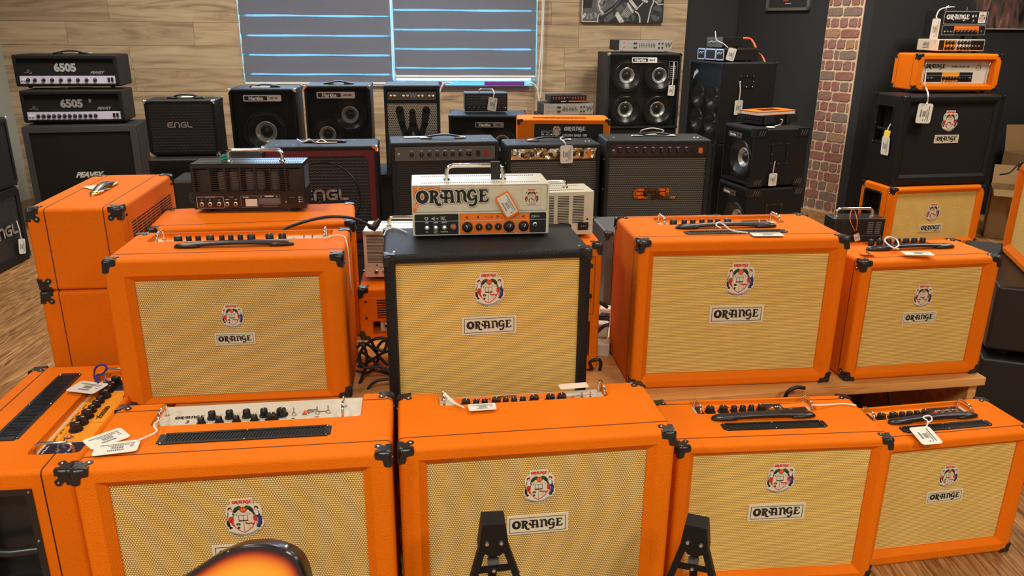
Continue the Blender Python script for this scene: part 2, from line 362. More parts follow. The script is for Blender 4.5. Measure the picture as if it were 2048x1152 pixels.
def crest(width):
    """the printed coat of arms: shield, book, fruit and leaves, two supporters, scroll"""
    def mk():
        g = MB(.000008/width); y = lambda k: (-.0012 - .00022*k)/width; n_ = 0
        q = lambda px, py: ((px-575)/420, (380-py)/420)
        for (px, py, rx, rz) in ((575, 380, .44, .46), (440, 300, .15, .26), (720, 300, .15, .26), (410, 450, .12, .16), (745, 450, .12, .16)):
            x, z = q(px, py); g.poly([(x + rx*cos(2*pi*i/20), z + rz*sin(2*pi*i/20)) for i in range(20)], IVO, y(0) - n_*.00002/width, 0); n_ += 1
        g.poly([q(440, 130), q(440, 215), q(690, 215), q(690, 130)], IVO, y(0) - .00011/width, 0); g.poly([q(385, 540), q(470, 600), q(575, 640), q(670, 610), q(760, 530), q(700, 480), q(420, 480)][::-1], IVO, y(0) - .00013/width, 0)
        s = .52/LOGO_W; x, z = q(570, 172); g.put(logo_mb(RDP, 0, .05), Matrix.Translation((x-LOGO_C*s, y(1), z-LOGO_Z*s)) @ Matrix.Scale(s, 4))
        def b(mt, k, r, *pts): g.brush([(*q(px, py), r) for px, py in pts], mt, y(k))
        b(GNP, 1, .055, (480, 285), (505, 250), (535, 240)); b(GNP, 1, .055, (670, 285), (645, 250), (615, 240)); b(BKP, 2, .025, (478, 300), (500, 268)); b(BKP, 2, .025, (672, 300), (650, 268))
        x, z = q(575, 268); g.disc(x, z, .095, RDP, y(3), n=14); g.disc(x, z, .06, ORP, y(4), n=12); b(BKP, 5, .006, (575, 240), (575, 298))
        for sx, X in ((-1, 432), (1, 718)):
            x, z = q(X, 258); g.disc(x, z, .055, RDP, y(1)); x, z = q(X, 268); g.disc(x, z, .035, PNK, y(2))
            b(GRP, 1, .062, (X-sx*2, 305), (X, 335)); b(WHP, 2, .05, (X-sx*2, 305), (X, 335))
            b(BKP, 1, .035, (X + sx*40, 420), (X + sx*30, 470)); b(BKP, 1, .03, (X + sx*20, 500), (X + sx*5, 505))
        b(RDP, 3, .075, (432, 385), (430, 410)); b(RDP, 3, .03, (440, 430), (452, 470)); b(RDP, 3, .055, (698, 375), (702, 410)); b(BLP, 2, .05, (735, 350), (755, 400), (745, 440)); b(BLP, 2, .04, (735, 470), (720, 500)); b(BKP, 3, .012, (660, 290), (690, 330), (745, 380))
        b(RDP, 2, .013, (447, 440), (470, 500), (520, 550), (565, 578), (610, 550), (660, 510), (692, 440)); b(GRP, 2, .006, (480, 335), (530, 312), (600, 312), (665, 335))
        b(BKP, 3, .006, (518, 340), (518, 408), (568, 412), (615, 408), (615, 340), (567, 346), (518, 340)); b(BKP, 3, .012, (515, 418), (618, 418)); b(BKP, 3, .005, (567, 346), (567, 565))
        b(BKP, 3, .018, (488, 465), (505, 450), (525, 465)); x, z = q(508, 508); g.disc(x, z, .035, BKP, y(3))
        b(RDP, 3, .02, (590, 445), (620, 460), (650, 452), (672, 468)); b(GRP, 3, .005, (600, 492), (650, 492)); b(GRP, 3, .005, (605, 512), (645, 512))
        b(GRP, 1, .028, (410, 560), (470, 592), (560, 612), (650, 590), (722, 545)); 
        for sx, X in ((-1, 432), (1, 718)):
            b(BKP, 4, .007, (X - sx*28, 300), (X - sx*34, 340), (X - sx*20, 372)); b(BKP, 4, .007, (X + sx*26, 296), (X + sx*34, 340), (X + sx*44, 380), (X + sx*50, 430)); b(BKP, 4, .014, (X - sx*8, 232), (X + sx*16, 240), (X + sx*22, 262)); b(GNP, 4, .016, (X - sx*22, 318), (X - sx*36, 332))
            b(BKP, 4, .020, (X + sx*48, 446), (X + sx*40, 474), (X + sx*20, 486)); b(BKP, 4, .012, (X + sx*2, 500), (X + sx*16, 516), (X + sx*30, 500)); b(BKP, 5, .006, (X - sx*4, 392), (X + sx*2, 430), (X - sx*14, 470))
        b(BKP, 5, .010, (492, 262), (508, 276), (520, 258), (534, 268)); b(BKP, 5, .010, (658, 262), (642, 276), (630, 258), (616, 268)); b(BKP, 4, .007, (492, 448), (498, 474), (518, 474), (524, 448)); b(BKP, 4, .005, (490, 330), (498, 340), (492, 350)); b(BKP, 4, .006, (642, 332), (648, 338))
        b(RDP, 4, .010, (586, 436), (596, 462), (610, 446), (630, 470), (648, 446), (662, 474), (678, 452))
        for i in range(11):
            t = i/10; px = 450 + 230*t; py = 592 + 26*sin(pi*t) ; b(BKP, 2, .008, (px, py - 6), (px + 8, py + 4))
        me = g.mesh('crest'); me.transform(Matrix.Scale(width, 4)); return me
    return cached(('crest', width), mk)
def badge(parent, x, z, w, h, y=0.):
    g = MB(); g.poly([(-w/2, -h/2), (w/2, -h/2), (w/2, h/2), (-w/2, h/2)], IVO, -.003, .001)
    t = .0016*w/.15; a, b = w/2 - .006*w/.15, h/2 - .005*w/.15
    for (x0, x1, z0, z1) in ((-a, a, -b, -b+t), (-a, a, b-t, b), (-a, -a+t, -b, b), (a-t, a, -b, b)): g.poly([(x0, z0), (x1, z0), (x1, z1), (x0, z1)], BKP, -.0033)
    o = link('badge', g.mesh('badge'), parent, (x, y, z)); link('lettering', logo(w*.83, BKP), o, (0, -.0034, 0)); return o
def scribble(txt, size, mt, parent, x, y, z, rot=(0, 0, 0), name='lettering', **k): return lay(name, letters(txt, size, mt, **k), parent, x, y, z, rot)
# ------------------------------------------------------------------ small hardware, meshes shared
def corner_mesh(sx, sy, sz, a=.036, mt=None, lobe=True):
    """moulded corner cap at the origin, growing inward; screwed lobes on three faces"""
    mt = mt or PLS
    def mk():
        e = .0026; bm = bev_cube(-e, a*.50, -e, a*.50, -e, a*.50, a*.30, 4)
        me0 = bm_mesh(bm, 'corner', mt); g = MB(); g.add([v.co.copy() for v in me0.vertices], [tuple(p.vertices) for p in me0.polygons], mt); bpy.data.meshes.remove(me0)
        q = a*.20
        Ls = [(q, q), (a*.98, -e*.2), (a*1.02, a*.12), (a*.98, a*.40), (a*.86, a*.46), (a*.62, a*.48), (a*.52, a*.56), (a*.47, a*.86), (a*.40, a*.98), (a*.12, a*1.02), (-e*.2, a*.98)]
        tb = [(q, q), (a*.98, -e*.2), (a*.96, a*.16), (a*.76, a*.30), (a*.78, a*.50)] + [(a*.80 + a*.235*cos(R_(t)), a*.80 + a*.235*sin(R_(t))) for t in range(-50, 141, 24)] + [(a*.50, a*.78), (a*.30, a*.76), (a*.16, a*.96), (-e*.2, a*.98)]
        for ax in ((0, 1, 2) if lobe else (0, 1, 2)):
            u = [i for i in range(3) if i != ax]; poly = Ls if (ax == 1 or not lobe) else tb; r0, r1 = [], []
            for c in poly:
                p = [0, 0, 0]; p[u[0]], p[u[1]] = c; p0 = list(p); p0[ax] = -e*.75; p1 = list(p); p1[ax] = .003; r0.append(tuple(p0)); r1.append(tuple(p1))
            n = len(poly); g.add(r0 + r1, [tuple(range(n)), tuple(range(2*n-1, n-1, -1))] + [(i, i+n, (i+1) % n + n, (i+1) % n) for i in range(n)], mt)
            if poly is tb: p = [0, 0, 0]; p[u[0]] = p[u[1]] = a*.80; q_ = list(p); p[ax] = -e*.75; q_[ax] = -e*.75 - .0012; g.cyl(p, q_, a*.085, a*.06, STL, 8)
        # rounded ridges along the three edges
        for ax in (0, 1, 2):
            u = [i for i in range(3) if i != ax]; A_ = [0, 0, 0]; B_ = [0, 0, 0]; A_[u[0]] = A_[u[1]] = a*.24; B_[u[0]] = B_[u[1]] = a*.24; A_[ax] = a*.2; B_[ax] = a*.98; g.cyl(A_, B_, a*.24 + e*.75, a*.24 + e*.7, mt, 16)
        g.v = [(v[0]*-sx, v[1]*-sy, v[2]*-sz) for v in g.v]
        if (-sx)*(-sy)*(-sz) < 0: g.f = [f[::-1] for f in g.f]
        return g.mesh('corner_protector', 35)
    return cached(('cor', sx, sy, sz, a, mt.name, lobe), mk)
def corners(root, P, a=.036, mt=None, lobe=True, y0=0., which=None):
    for sx in (-1, 1):
        for sy in (-1, 1):
            for sz in (-1, 1):
                if which and not which(sx, sy, sz): continue
                link('corner_protector', corner_mesh(sx, sy, sz, a, mt, lobe), root, (sx*P.w/2, P.d if sy > 0 else y0, P.h if sz > 0 else 0))
def knob_mesh(r, h, mt=None, ax='z', tip=False, flute=True):
    mt = mt or KNB
    def mk():
        g = MB(); n = 20; rs = []
        for (rr, hh, fl) in ((1.28*r, 0, 0), (1.25*r, h*.16, 0), (1.0*r, h*.2, 1), (.92*r, h*.93, 1), (.80*r, h, 1), (.3*r, h*1.0, 0)):
            rs.append([Vector(((rr*(1 - (.07 if fl and flute and i % 2 else 0)))*cos(2*pi*i/n), (rr*(1 - (.07 if fl and flute and i % 2 else 0)))*sin(2*pi*i/n), hh)) for i in range(n)])
        if ax == 'y': rs = [[Vector((p.x, -p.z, p.y)) for p in q] for q in rs]
        g.loft(rs, mt)
        t = .004 if r > .006 else .002
        if ax == 'z': g.box(-r*.07, r*.07, r*.1, r*.8, h, h*1.02, WHP)
        else: g.box(-r*.07, r*.07, -h*1.02, -h, r*.1, r*.8, WHP)
        return g.mesh('knob', 40)
    return cached(('knob', r, h, mt.name, ax, flute), mk)
def toggle_mesh(ax='z', s=1., tilt=.35):
    def mk():
        g = MB(); P = (lambda x, y, z: (x, y, z)) if ax == 'z' else (lambda x, y, z: (x, -z, y))
        g.cyl(P(0, 0, 0), P(0, 0, .003*s), .0062*s, .0058*s, STL, 6); g.cyl(P(0, 0, .003*s), P(0, 0, .007*s), .004*s, .0036*s, CHR, 10)
        g.cyl(P(0, 0, .006*s), P(0, .014*s*tilt, .018*s), .0014*s, .0024*s, CHR, 8); return g.mesh('toggle_switch', 40)
    return cached(('tog', ax, s, tilt), mk)
def jewel_mesh(ax='z', s=1.):
    def mk():
        g = MB(); pr = [(.0085*s, 0), (.0085*s, .003*s), (.0065*s, .0045*s)]
        g.turn(pr, CHR, 14, ax=ax); g.turn([(.006*s, .004*s), (.005*s, .008*s), (.0025*s, .0105*s)], JWL, 8, ax=ax); return g.mesh('pilot_light', 30)
    return cached(('jw', ax, s), mk)
def jack_mesh(ax='y', s=1.):
    def mk():
        g = MB(); g.turn([(.0068*s, 0), (.0068*s, .003*s), (.0050*s, .004*s), (.0034*s, .004*s), (.0034*s, .001*s)], STL, 12, ax=ax, cap=False); g.turn([(.0034*s, .0012*s), (.0033*s, .0014*s)], DRK, 10, ax=ax); return g.mesh('jack_socket', 30)
    return cached(('jk', ax, s), mk)
def guard_mesh(L, H, r=.0032):
    def mk():
        g = MB(); c = H*.45
        g.tube([(0, 0, 0), (0, 0, H - c), (0, c*.3, H - c*.3), (0, c, H), (0, L - c, H), (0, L - c*.3, H - c*.3), (0, L, H - c), (0, L, 0)], r, CHR, 8)
        g.cyl((0, 0, 0), (0, 0, .003), r*2, r*1.8, CHR, 10); g.cyl((0, L, 0), (0, L, .003), r*2, r*1.8, CHR, 10); return g.mesh('guard_bar', 50)
    return cached(('gd', L, H, r), mk)
def section(x, z, hw, hh, n=14, p=.6, y=0.):
    out = []
    for i in range(n):
        a = 2*pi*i/n; c, s = cos(a), sin(a); out.append(Vector((x, y + hw*math.copysign(abs(c)**p, c), z + hh*math.copysign(abs(s)**p, s))))
    return out
def strap(root, x0, x1, y, z, hw=.0135, arch=.005, mt=None, cap=None, name='handle'):
    """moulded strap handle lying along x with domed end caps"""
    L = x1 - x0; mt = mt or PLS; capm = cap or PLS
    def mk1():
        g = MB(); rs = []
        for i in range(13):
            t = i/12; x = -L/2 + .02 + (L - .04)*t; rs.append(section(x, .007 + arch*sin(pi*t), hw*(.8 if i in (0, 12) else .95), .0055))
        g.loft(rs, mt); return g.mesh('handle', 50)
    def mk2():
        g = MB(); rs = []
        for t, a, b in ((0, .25, .4), (.06, .62, .75), (.2, .92, 1.), (.45, 1.08, 1.1), (.72, 1.12, 1.05), (.97, 1.0, .9), (1., .9, .8)): rs.append(section(-.034 + .068*t, .0062*b, hw*1.12*a, .0062*b, p=.8))
        g.loft(rs, capm); return g.mesh('handle_end', 50)
    h = link(name, cached(('st', round(L, 3), hw, arch, mt.name), mk1), root, ((x0+x1)/2, y, z))
    m = cached(('se', hw, capm.name), mk2)
    link('handle_end', m, h, (-L/2 + .030, 0, 0)); link('handle_end', m, h, (L/2 - .030, 0, 0), (0, 0, pi)); return h
def vent(root, x0, x1, y0, y1, z, mt=None, name='vent_grille'):
    """pressed slotted vent: frame plate, dark well, slanted slats"""
    mt = mt or VBK; L, D = x1-x0, y1-y0; g = MB(); b = .008; e = .016
    g.box(-L/2+e*.4, L/2-e*.4, -D/2, -D/2+b, -.001, .0025, mt); g.box(-L/2+e*.4, L/2-e*.4, D/2-b, D/2, -.001, .0025, mt); g.box(-L/2, -L/2+e, -D/2+b*.7, D/2-b*.7, -.001, .0025, mt); g.box(L/2-e, L/2, -D/2+b*.7, D/2-b*.7, -.001, .0025, mt)
    g.box(-L/2+e, L/2-e, -D/2+b, D/2-b, .0001, .0004, DRK)
    for sx in (-1, 0, 1):
        for sy in (-1, 1): g.cyl((sx*(L/2-e*.6), sy*(D/2-b*.5), .0025), (sx*(L/2-e*.6), sy*(D/2-b*.5), .0033), .002, .0015, STL, 8)
    o = link(name, g.mesh(name), root, ((x0+x1)/2, (y0+y1)/2, z))
    s = MB(); n = int((L-2*e)/.0072)
    for i in range(n):
        x = -L/2 + e + (i+.5)*(L-2*e)/n; s.add([(x-.0012+k_*.006, yy_, zz_) for zz_ in (.0004, .0020) for yy_, k_ in ((-D/2+b, -.5), (D/2-b, .5))] + [(x+.0014+k_*.006, yy_, zz_) for zz_ in (.0004, .0020) for yy_, k_ in ((-D/2+b, -.5), (D/2-b, .5))], [(2, 6, 7, 3), (0, 1, 3, 2), (4, 6, 7, 5), (0, 2, 6, 4), (1, 5, 7, 3)], mt)
    k = link('slat', s.mesh('slat'), o); k['kind'] = 'stuff'; return o
def rounded(x0, x1, z0, z1, r, n=5):
    pts = []
    for cx, cz, a0 in ((x1-r, z1-r, 0), (x0+r, z1-r, 90), (x0+r, z0+r, 180), (x1-r, z0+r, 270)):
        for i in range(n+1): a = R_(a0 + 90*i/n); pts.append((cx + r*cos(a), cz + r*sin(a)))
    return pts
def outline(g, pts, w, mt, y):
    p = [(x, z, w) for x, z in pts]; e, g.eps = g.eps, .000003; g.brush(p + p[:1], mt, y, n=4); g.eps = e
def piping(root, P, y, mt=None, t=.0026, e=.0007, r=.012, cut=None):
    bm = bev_cube(-P.w/2-e, P.w/2+e, y, y+.03, -e, P.h+e, r, 4)
    # keep only a thin band
    bmesh.ops.bisect_plane(bm, geom=bm.verts[:]+bm.edges[:]+bm.faces[:], plane_co=(0, y+.013, 0), plane_no=(0, -1, 0), clear_outer=True)
    bmesh.ops.bisect_plane(bm, geom=bm.verts[:]+bm.edges[:]+bm.faces[:], plane_co=(0, y+.013+t, 0), plane_no=(0, 1, 0), clear_outer=True)
    for v in bm.verts: v.co.y -= .013
    if cut and cut[2] < y + t and cut[3] > y:
        bmesh.ops.holes_fill(bm, edges=bm.edges[:], sides=0); bmesh.ops.recalc_face_normals(bm, faces=bm.faces[:])
        link('piping', carve('piping', bm, [bev_cube(cut[0], cut[1], cut[2], cut[3], P.h - cut[4], P.h + .03, .012, 3)], mt or PIP, False), root); return
    link('piping', bm_mesh(bm, 'piping', mt or PIP), root)
# ------------------------------------------------------------------ price tags
TAGN = 0
def card(label, c, u, v, w, h, group=None, mt=None, rim=None, back=False, ink=True, name='price_tag', cat='price tag'):
    """stiff card centred at c, u along its width, v along its height (world vectors)"""
    u = Vector(u).normalized(); v = Vector(v); v = (v - u*v.dot(u)).normalized(); n = u.cross(v)
    M = Matrix((u, v*1, n)).transposed().to_4x4(); M.translation = Vector(c)
    g = MB(); r = h*.14 if w > h else w*.14
    pts = rounded(-w/2, w/2, -h/2, h/2, r, 3)
    def pl(p, z0, mt, z1=None):
        k = len(p); a = [(x, y, z0) for x, y in p]
        if z1 is None: g.add(a, [tuple(range(k))], mt)
        else: g.add(a + [(x, y, z1) for x, y in p], [tuple(range(k)), tuple(range(2*k-1, k-1, -1))] + [(i, (i+1) % k, (i+1) % k+k, i+k) for i in range(k)], mt)
    pl(pts, .0008, rim or mt or PAP, 0)
    if rim: pl(rounded(-w/2*.86, w/2*.86, -h/2*.8, h/2*.8, r*.4, 2), .001, mt or PAP)
    me = g.mesh('tag'); o = link(name, me); o.matrix_world = M; o['label'] = label; o['category'] = cat
    if group: o['group'] = group
    if ink:
        s = MB(); rnd = random.Random(hash(label) % 999); L, H = (w, h) if w > h else (h, w)
        def bar(x0, x1, y0, y1, z=.0012):
            q = [(x0, y0), (x1, y0), (x1, y1), (x0, y1)]
            if w <= h: q = [(y, -x) for x, y in q]
            s.add([(a, b, z) for a, b in q], [(0, 1, 2, 3) if w > h else (0, 1, 2, 3)], PIN)
        for k in range(16): x = -L*.12 + k*L*.018; bar(x, x + L*(.004 + .009*(k*7 % 3)/2), -H*.12, H*.10)
        x = -L*.38
        while x < L*.34: q = L*(.02 + .04*((int(x*9000)) % 5)/5); bar(x, x+q, H*.24, H*.30); x += q + L*.012
        x = -L*.2
        while x < L*.26: q = L*.025; bar(x, x+q, H*.14, H*.19); x += q + L*.012
        x = -L*.18
        while x < L*.16: q = L*.03; bar(x, x+q, -H*.28, -H*.19); x += q + L*.012
        bar(L*.30, L*.38, -H*.05, 0); bar(L*.30, L*.38, H*.1, H*.14)
        link('print', s.mesh('print'), o)
    return o
def cord(parent_tag, pts, r=.0011, mt=None, name='string'):
    """string of a tag, given in world points"""
    g = MB(); g.tube(smooth_path(pts, 5), r, mt or CRD, 6); me = g.mesh(name, 60)
    if parent_tag: 
        me.transform(parent_tag.matrix_world.inverted()); return link(name, me, parent_tag)
    return link(name, me)
def smooth_path(pts, k=6):
    pts = [Vector(p) for p in pts]
    if len(pts) < 3: return pts
    q = [pts[0]*2 - pts[1]] + pts + [pts[-1]*2 - pts[-2]]; out = []
    for i in range(1, len(q)-2):
        p0, p1, p2, p3 = q[i-1:i+3]
        for j in range(k):
            t = j/k; out.append(.5*((2*p1) + (p2-p0)*t + (2*p0-5*p1+4*p2-p3)*t*t + (3*p1-p0-3*p2+p3)*t**3))
    return out + [pts[-1]]
# ------------------------------------------------------------------ room shell
WY, WYAW = 7.1, R_(5.5)
WU = Vector((cos(WYAW), sin(WYAW), 0)); WN = Vector((sin(WYAW), -cos(WYAW), 0)); WO = Vector((0, WY, 0))
def wall_u(px, py): r = ray(px, py); P = EYE + r * ((WO - EYE).dot(WN)/r.dot(WN)); return (P - WO).dot(WU), P.z
def wp(u, off, z): return WO + WU*u + WN*off + Vector((0, 0, z))
UL, UR, UC = -4.3, 1.519, 1.990          # left end, wood/charcoal joint, corner
WX0, WX1, WZ0, WZ1 = -2.306, .201, .955, 2.25
def wall_piece(g, u0, u1, z0, z1, mt, off=0, th=.12):
    vs = []
    for z in (z0, z1):
        for o in (off, off-th):
            for u in (u0, u1): vs.append(wp(u, o, z))
    g.add(vs, [(0, 1, 5, 4), (2, 6, 7, 3), (0, 4, 6, 2), (1, 3, 7, 5), (4, 5, 7, 6), (0, 2, 3, 1)], mt)
g = MB()
wall_piece(g, UL, WX0, 0, 2.9, WOODW, -.012); wall_piece(g, WX1, UR, 0, 2.9, WOODW, -.012); wall_piece(g, WX0, WX1, 0, WZ0, WOODW, -.012); wall_piece(g, WX0, WX1, WZ1, 2.9, WOODW, -.012)
wall_back = struct('wall_back', g.mesh('wall'))
# oak boards, each its own piece
ROWH = .187; zs0 = wall_u(200, 56)[1] % ROWH
def board(u0, u1, z0, z1):
    if u1 - u0 < .01 or z1 - z0 < .01: return
    e = .0009; me = slab(-(u1-u0)/2+e, (u1-u0)/2-e, 0, .012, -(z1-z0)/2+e, (z1-z0)/2-e, .001, WOODW, 'plank', 1)
    o = link('plank', me, wall_back); c = wp((u0+u1)/2, 0, (z0+z1)/2); o.location = c; o.rotation_euler = (0, 0, WYAW)
joint = {}
for px, py in ((208, 35), (125, 77), (380, 77), (252, 119), (1274, 50), (1149, 80), (1124, 155)): 
    u, z = wall_u(px, py); joint.setdefault(int((z - zs0)//ROWH), []).append(u)
rnd = random.Random(3)
for k in range(-1, 16):
    z0, z1 = max(zs0 + k*ROWH, 0), min(zs0 + (k+1)*ROWH, 2.9)
    if z1 <= z0: continue
    js = sorted(joint.get(k, [])); 
    base = js[0] if js else UL + rnd.uniform(.2, 1.2)
    cuts = set(js); u = base
    while u > UL: u -= 1.22; cuts.add(u)
    u = base
    while u < UR: u += 1.22; cuts.add(u)
    cuts = sorted(c for c in cuts if UL < c < UR); 
    keep = []
    for c in cuts:
        if keep and c - keep[-1] < .45 and c not in js: continue
        if keep and c - keep[-1] < .45: keep[-1] = c; continue
        keep.append(c)
    ed = [UL] + keep + [UR]
    for a, b in zip(ed, ed[1:]):
        if z1 <= WZ0 or z0 >= WZ1: board(a, b, z0, z1)
        else:
            if a < WX0: board(a, min(b, WX0), z0, z1)
            if b > WX1: board(max(a, WX1), b, z0, z1)
            lo, hi = max(a, WX0), min(b, WX1)
            if lo < hi:
                if z0 < WZ0: board(lo, hi, z0, WZ0)
                if z1 > WZ1: board(lo, hi, WZ1, z1)
g = MB(); wall_piece(g, UR, UC+.05, 0, 2.9, WDK, -.03); struct('wall_alcove', g.mesh('wall'))
# angled charcoal wall with the brick strip, then the wall behind the right stack
PSI = R_(-55); A0 = wp(UC, 0, 0); AU = Vector((cos(PSI), sin(PSI), 0)); AN = Vector((sin(PSI), -cos(PSI), 0))
T0, T1, T2 = .887, 1.191, 1.262
def quad_wall(name, P, Q, n, th=.12, mt=WDK):
    g = MB(); vs = [p + Vector((0, 0, z)) for z in (0, 2.9) for p in (P, Q, Q - n*th, P - n*th)]
    g.add(vs, [(0, 1, 5, 4), (1, 2, 6, 5), (2, 3, 7, 6), (3, 0, 4, 7), (4, 5, 6, 7), (0, 3, 2, 1)], mt); return struct(name, g.mesh('wall'))
quad_wall('wall_angled', A0, A0 + AU*T2, AN)
E0 = A0 + AU*T2; BU = Vector((cos(R_(5)), sin(R_(5)), 0)); BN = Vector((sin(R_(5)), -cos(R_(5)), 0))
quad_wall('wall_right_rear', E0, E0 + BU*2.4, BN)
# brick strip: mortar bed and single bricks
MA = Matrix.Translation(A0) @ Matrix.Rotation(PSI, 4, 'Z')
g = MB(); g.box(T0, T1, -.010, -.0005, 0, 2.9, MOR); bed = link('trim_1', g.mesh('brick_strip')); bed['kind'] = 'structure'; bed.matrix_world = MA
bm_ = []
for kind, L in (('long', 1), ('short', 1)): pass
rnd = random.Random(11); RH = .0800
def brick_mesh(w, seed, mt):
    r = random.Random(seed); h = RH - .016; n = 14; pts = []
    for i in range(n):
        t = i/n*4; s = int(t); f = t - s; base = [(-w/2 + f*w, -h/2), (w/2, -h/2 + f*h), (w/2 - f*w, h/2), (-w/2, h/2 - f*h)][s]
        pts.append((base[0]*.99 + r.uniform(-.003, .003), base[1]*(.98 if abs(base[0]) < w*.42 else .90) + r.uniform(-.0035, .0035)))
    g = MB(); g.poly(pts, mt, -.006, 0); return g.mesh('brick')
for k in range(int(2.0/RH) + 2):
    z = .02 + RH*(k + .5); x = T0; pat = (.135, .165) if k % 2 else (.035, .078, .078, .078, .03); off = (rnd.uniform(-.012, .012))
    if k % 6 == 3: pat = (.10, .05, .15)
    for j, w in enumerate(pat):
        a, b = x + .0058, x + w - .0058; x += w
        a, b = max(a, T0 + .002), min(b, T1 - .002)
        if b - a < .012: continue
        o = link('brick', brick_mesh(b - a, k*7+j, rnd.choice(BRK + BRK[:2])), bed, ((a+b)/2, -.0105, z))
# floor
g = MB(); g.box(-4.6, 5.2, -1.6, 7.6, -.05, -.012, mat('subfloor', (.05, .025, .012, 1), .8)); floor = struct('floor', g.mesh('floor'))
rnd = random.Random(5); PW = .19
i = 0; x = -4.5; FM = [cached(('fp', L), lambda L=L: slab(-PW/2+.0008, PW/2-.0008, -L/2+.0008, L/2-.0008, -.012, 0, .0012, WOODF, 'plank', 1)) for L in (1.2,)]
while x < 5.0:
    y = -.4 - rnd.random()*1.2
    while y < 7.4:
        link('plank', FM[0], floor, (x + PW/2, y + .6, 0)); y += 1.2
    x += PW
# left, right and near walls, ceiling: closes the room
quad_wall('wall_left', Vector((-4.2, -1.6, 0)), Vector((-4.2, 6.72, 0)), Vector((1, 0, 0)), .1, WCR)
quad_wall('wall_right', Vector((4.95, 6.5, 0)), Vector((4.95, -1.6, 0)), Vector((-1, 0, 0)), .1, WDK)
quad_wall('wall_near', Vector((4.95, -1.5, 0)), Vector((-4.25, -1.5, 0)), Vector((0, 1, 0)), .1, WCR)
g = MB(); g.box(-4.6, 5.2, -1.6, 7.8, 2.9, 2.98, CEI); struct('ceiling', g.mesh('ceiling'))
# ------------------------------------------------------------------ window and blinds
WF = mat('window_frame_white', (.7, .72, .72, 1), .4)
GL, nt, b = nodes('window_glass')
b.inputs['Transmission Weight'].default_value = 1; b.inputs['Roughness'].default_value = 0; b.inputs['IOR'].default_value = 1.0; b.inputs['Base Color'].default_value = (.9, .97, 1, 1)
win = bpy.data.objects.new('window_1', None); COL.objects.link(win); win['kind'] = 'structure'; win.location = wp((WX0+WX1)/2, 0, WZ0); win.rotation_euler = (0, 0, WYAW)
ww = WX1 - WX0; wh = WZ1 - WZ0
g = MB()
for (a, b_, c, d) in ((-ww/2, ww/2, 0, .04), (-ww/2, ww/2, wh-.04, wh), (-ww/2, -ww/2+.04, 0, wh), (ww/2-.04, ww/2, 0, wh), (-.03, .03, 0, wh)): g.box(a, b_, .07, .11, c, d, WF)
link('window_frame', g.mesh('frame'), win)
for k in (-1, 1):
    g = MB(); g.box(min(k*.03, k*(ww/2-.04)), max(k*.03, k*(ww/2-.04)), .085, .09, .04, wh-.04, GL); link('pane', g.mesh('pane'), win)
FB, nt, b = nodes('blind_fabric'); N, L = nt.nodes, nt.links
b.inputs['Base Color'].default_value = (.34, .35, .38, 1); b.inputs['Roughness'].default_value = .8
tl = N.new('ShaderNodeBsdfTranslucent'); tl.inputs[0].default_value = (.34, .34, .42, 1); ms = N.new('ShaderNodeMixShader'); ms.inputs[0].default_value = .5
L.new(b.outputs[0], ms.inputs[1]); L.new(tl.outputs[0], ms.inputs[2]); L.new(ms.outputs[0], N['Material Output'].inputs[0])
SH, nt, b = nodes('blind_sheer'); N, L = nt.nodes, nt.links
b.inputs['Base Color'].default_value = (.5, .7, .8, 1); tr = N.new('ShaderNodeBsdfTransparent'); tr.inputs[0].default_value = (.8, .95, 1, 1); ms = N.new('ShaderNodeMixShader'); ms.inputs[0].default_value = .32
L.new(b.outputs[0], ms.inputs[1]); L.new(tr.outputs[0], ms.inputs[2]); L.new(ms.outputs[0], N['Material Output'].inputs[0])
def blind(u0, u1, zb, label, ph, cordside):
    c = wp((u0+u1)/2, 0, zb); t = thing('zebra_blind', label, 'window blind', c, WYAW, 'striped roller blinds on the window'); w = (u1-u0)/2; H = WZ1 + .03 - zb
    def strip(z0, z1, y, mt, nm, seg=6):
        g = MB(); n = 10; vs = []
        for i in range(n+1):
            x = -w + 2*w*i/n; q = y + .0015*sin(i*1.9)
            vs += [(x, q, z0 + .0018*sin(i*1.3 + z0*9)), (x, q, z1 + .0018*sin(i*1.1 + z1*7)), (x, q+.0012, z0 + .0018*sin(i*1.3+z0*9)), (x, q+.0012, z1+.0018*sin(i*1.1+z1*7))]
        fs = []
        for i in range(n):
            a = 4*i; fs += [(a, a+4, a+5, a+1), (a+2, a+3, a+7, a+6), (a+1, a+5, a+7, a+3), (a, a+2, a+6, a+4)]
        g.add(vs, fs, mt); return link(nm, g.mesh(nm), t)
    pit = .1575; z = .02 - ph
    while z < H:
        if z + .080 > .02: strip(max(z, .02), min(z + .080, H), -.030, FB, 'fabric_band')
        if z + .0775 + .069 > .02 and z + .0775 < H: strip(max(z + .066, .02), min(z + .066 + .077, H), -.016, FB, 'fabric_band')
        z += pit
    g = MB(); g.box(-w, w, -.012, -.0115, .01, H, SH); link('sheer', g.mesh('sheer'), t)
    g = MB(); g.cyl((-w, -.023, .008), (w, -.023, .008), .012, .012, WF, 10); link('bottom_rail', g.mesh('rail', 40), t)
    g = MB(); g.cyl((-w, -.045, H+.02), (w, -.045, H+.02), .035, .035, WF, 14); link('roller', g.mesh('roller', 40), t)
    return t
zr = wall_u(900, 157)[1]
blind(WX0 + .012, -1.052, WZ0 + .01, 'wide zebra roller blind filling the window half nearer the plank corner, hanging to the sill', .085, 1)
blind(-1.030, WX1 - .012, zr, 'zebra roller blind stopping just above the sill, over the purple and blue strip', .09, 1)
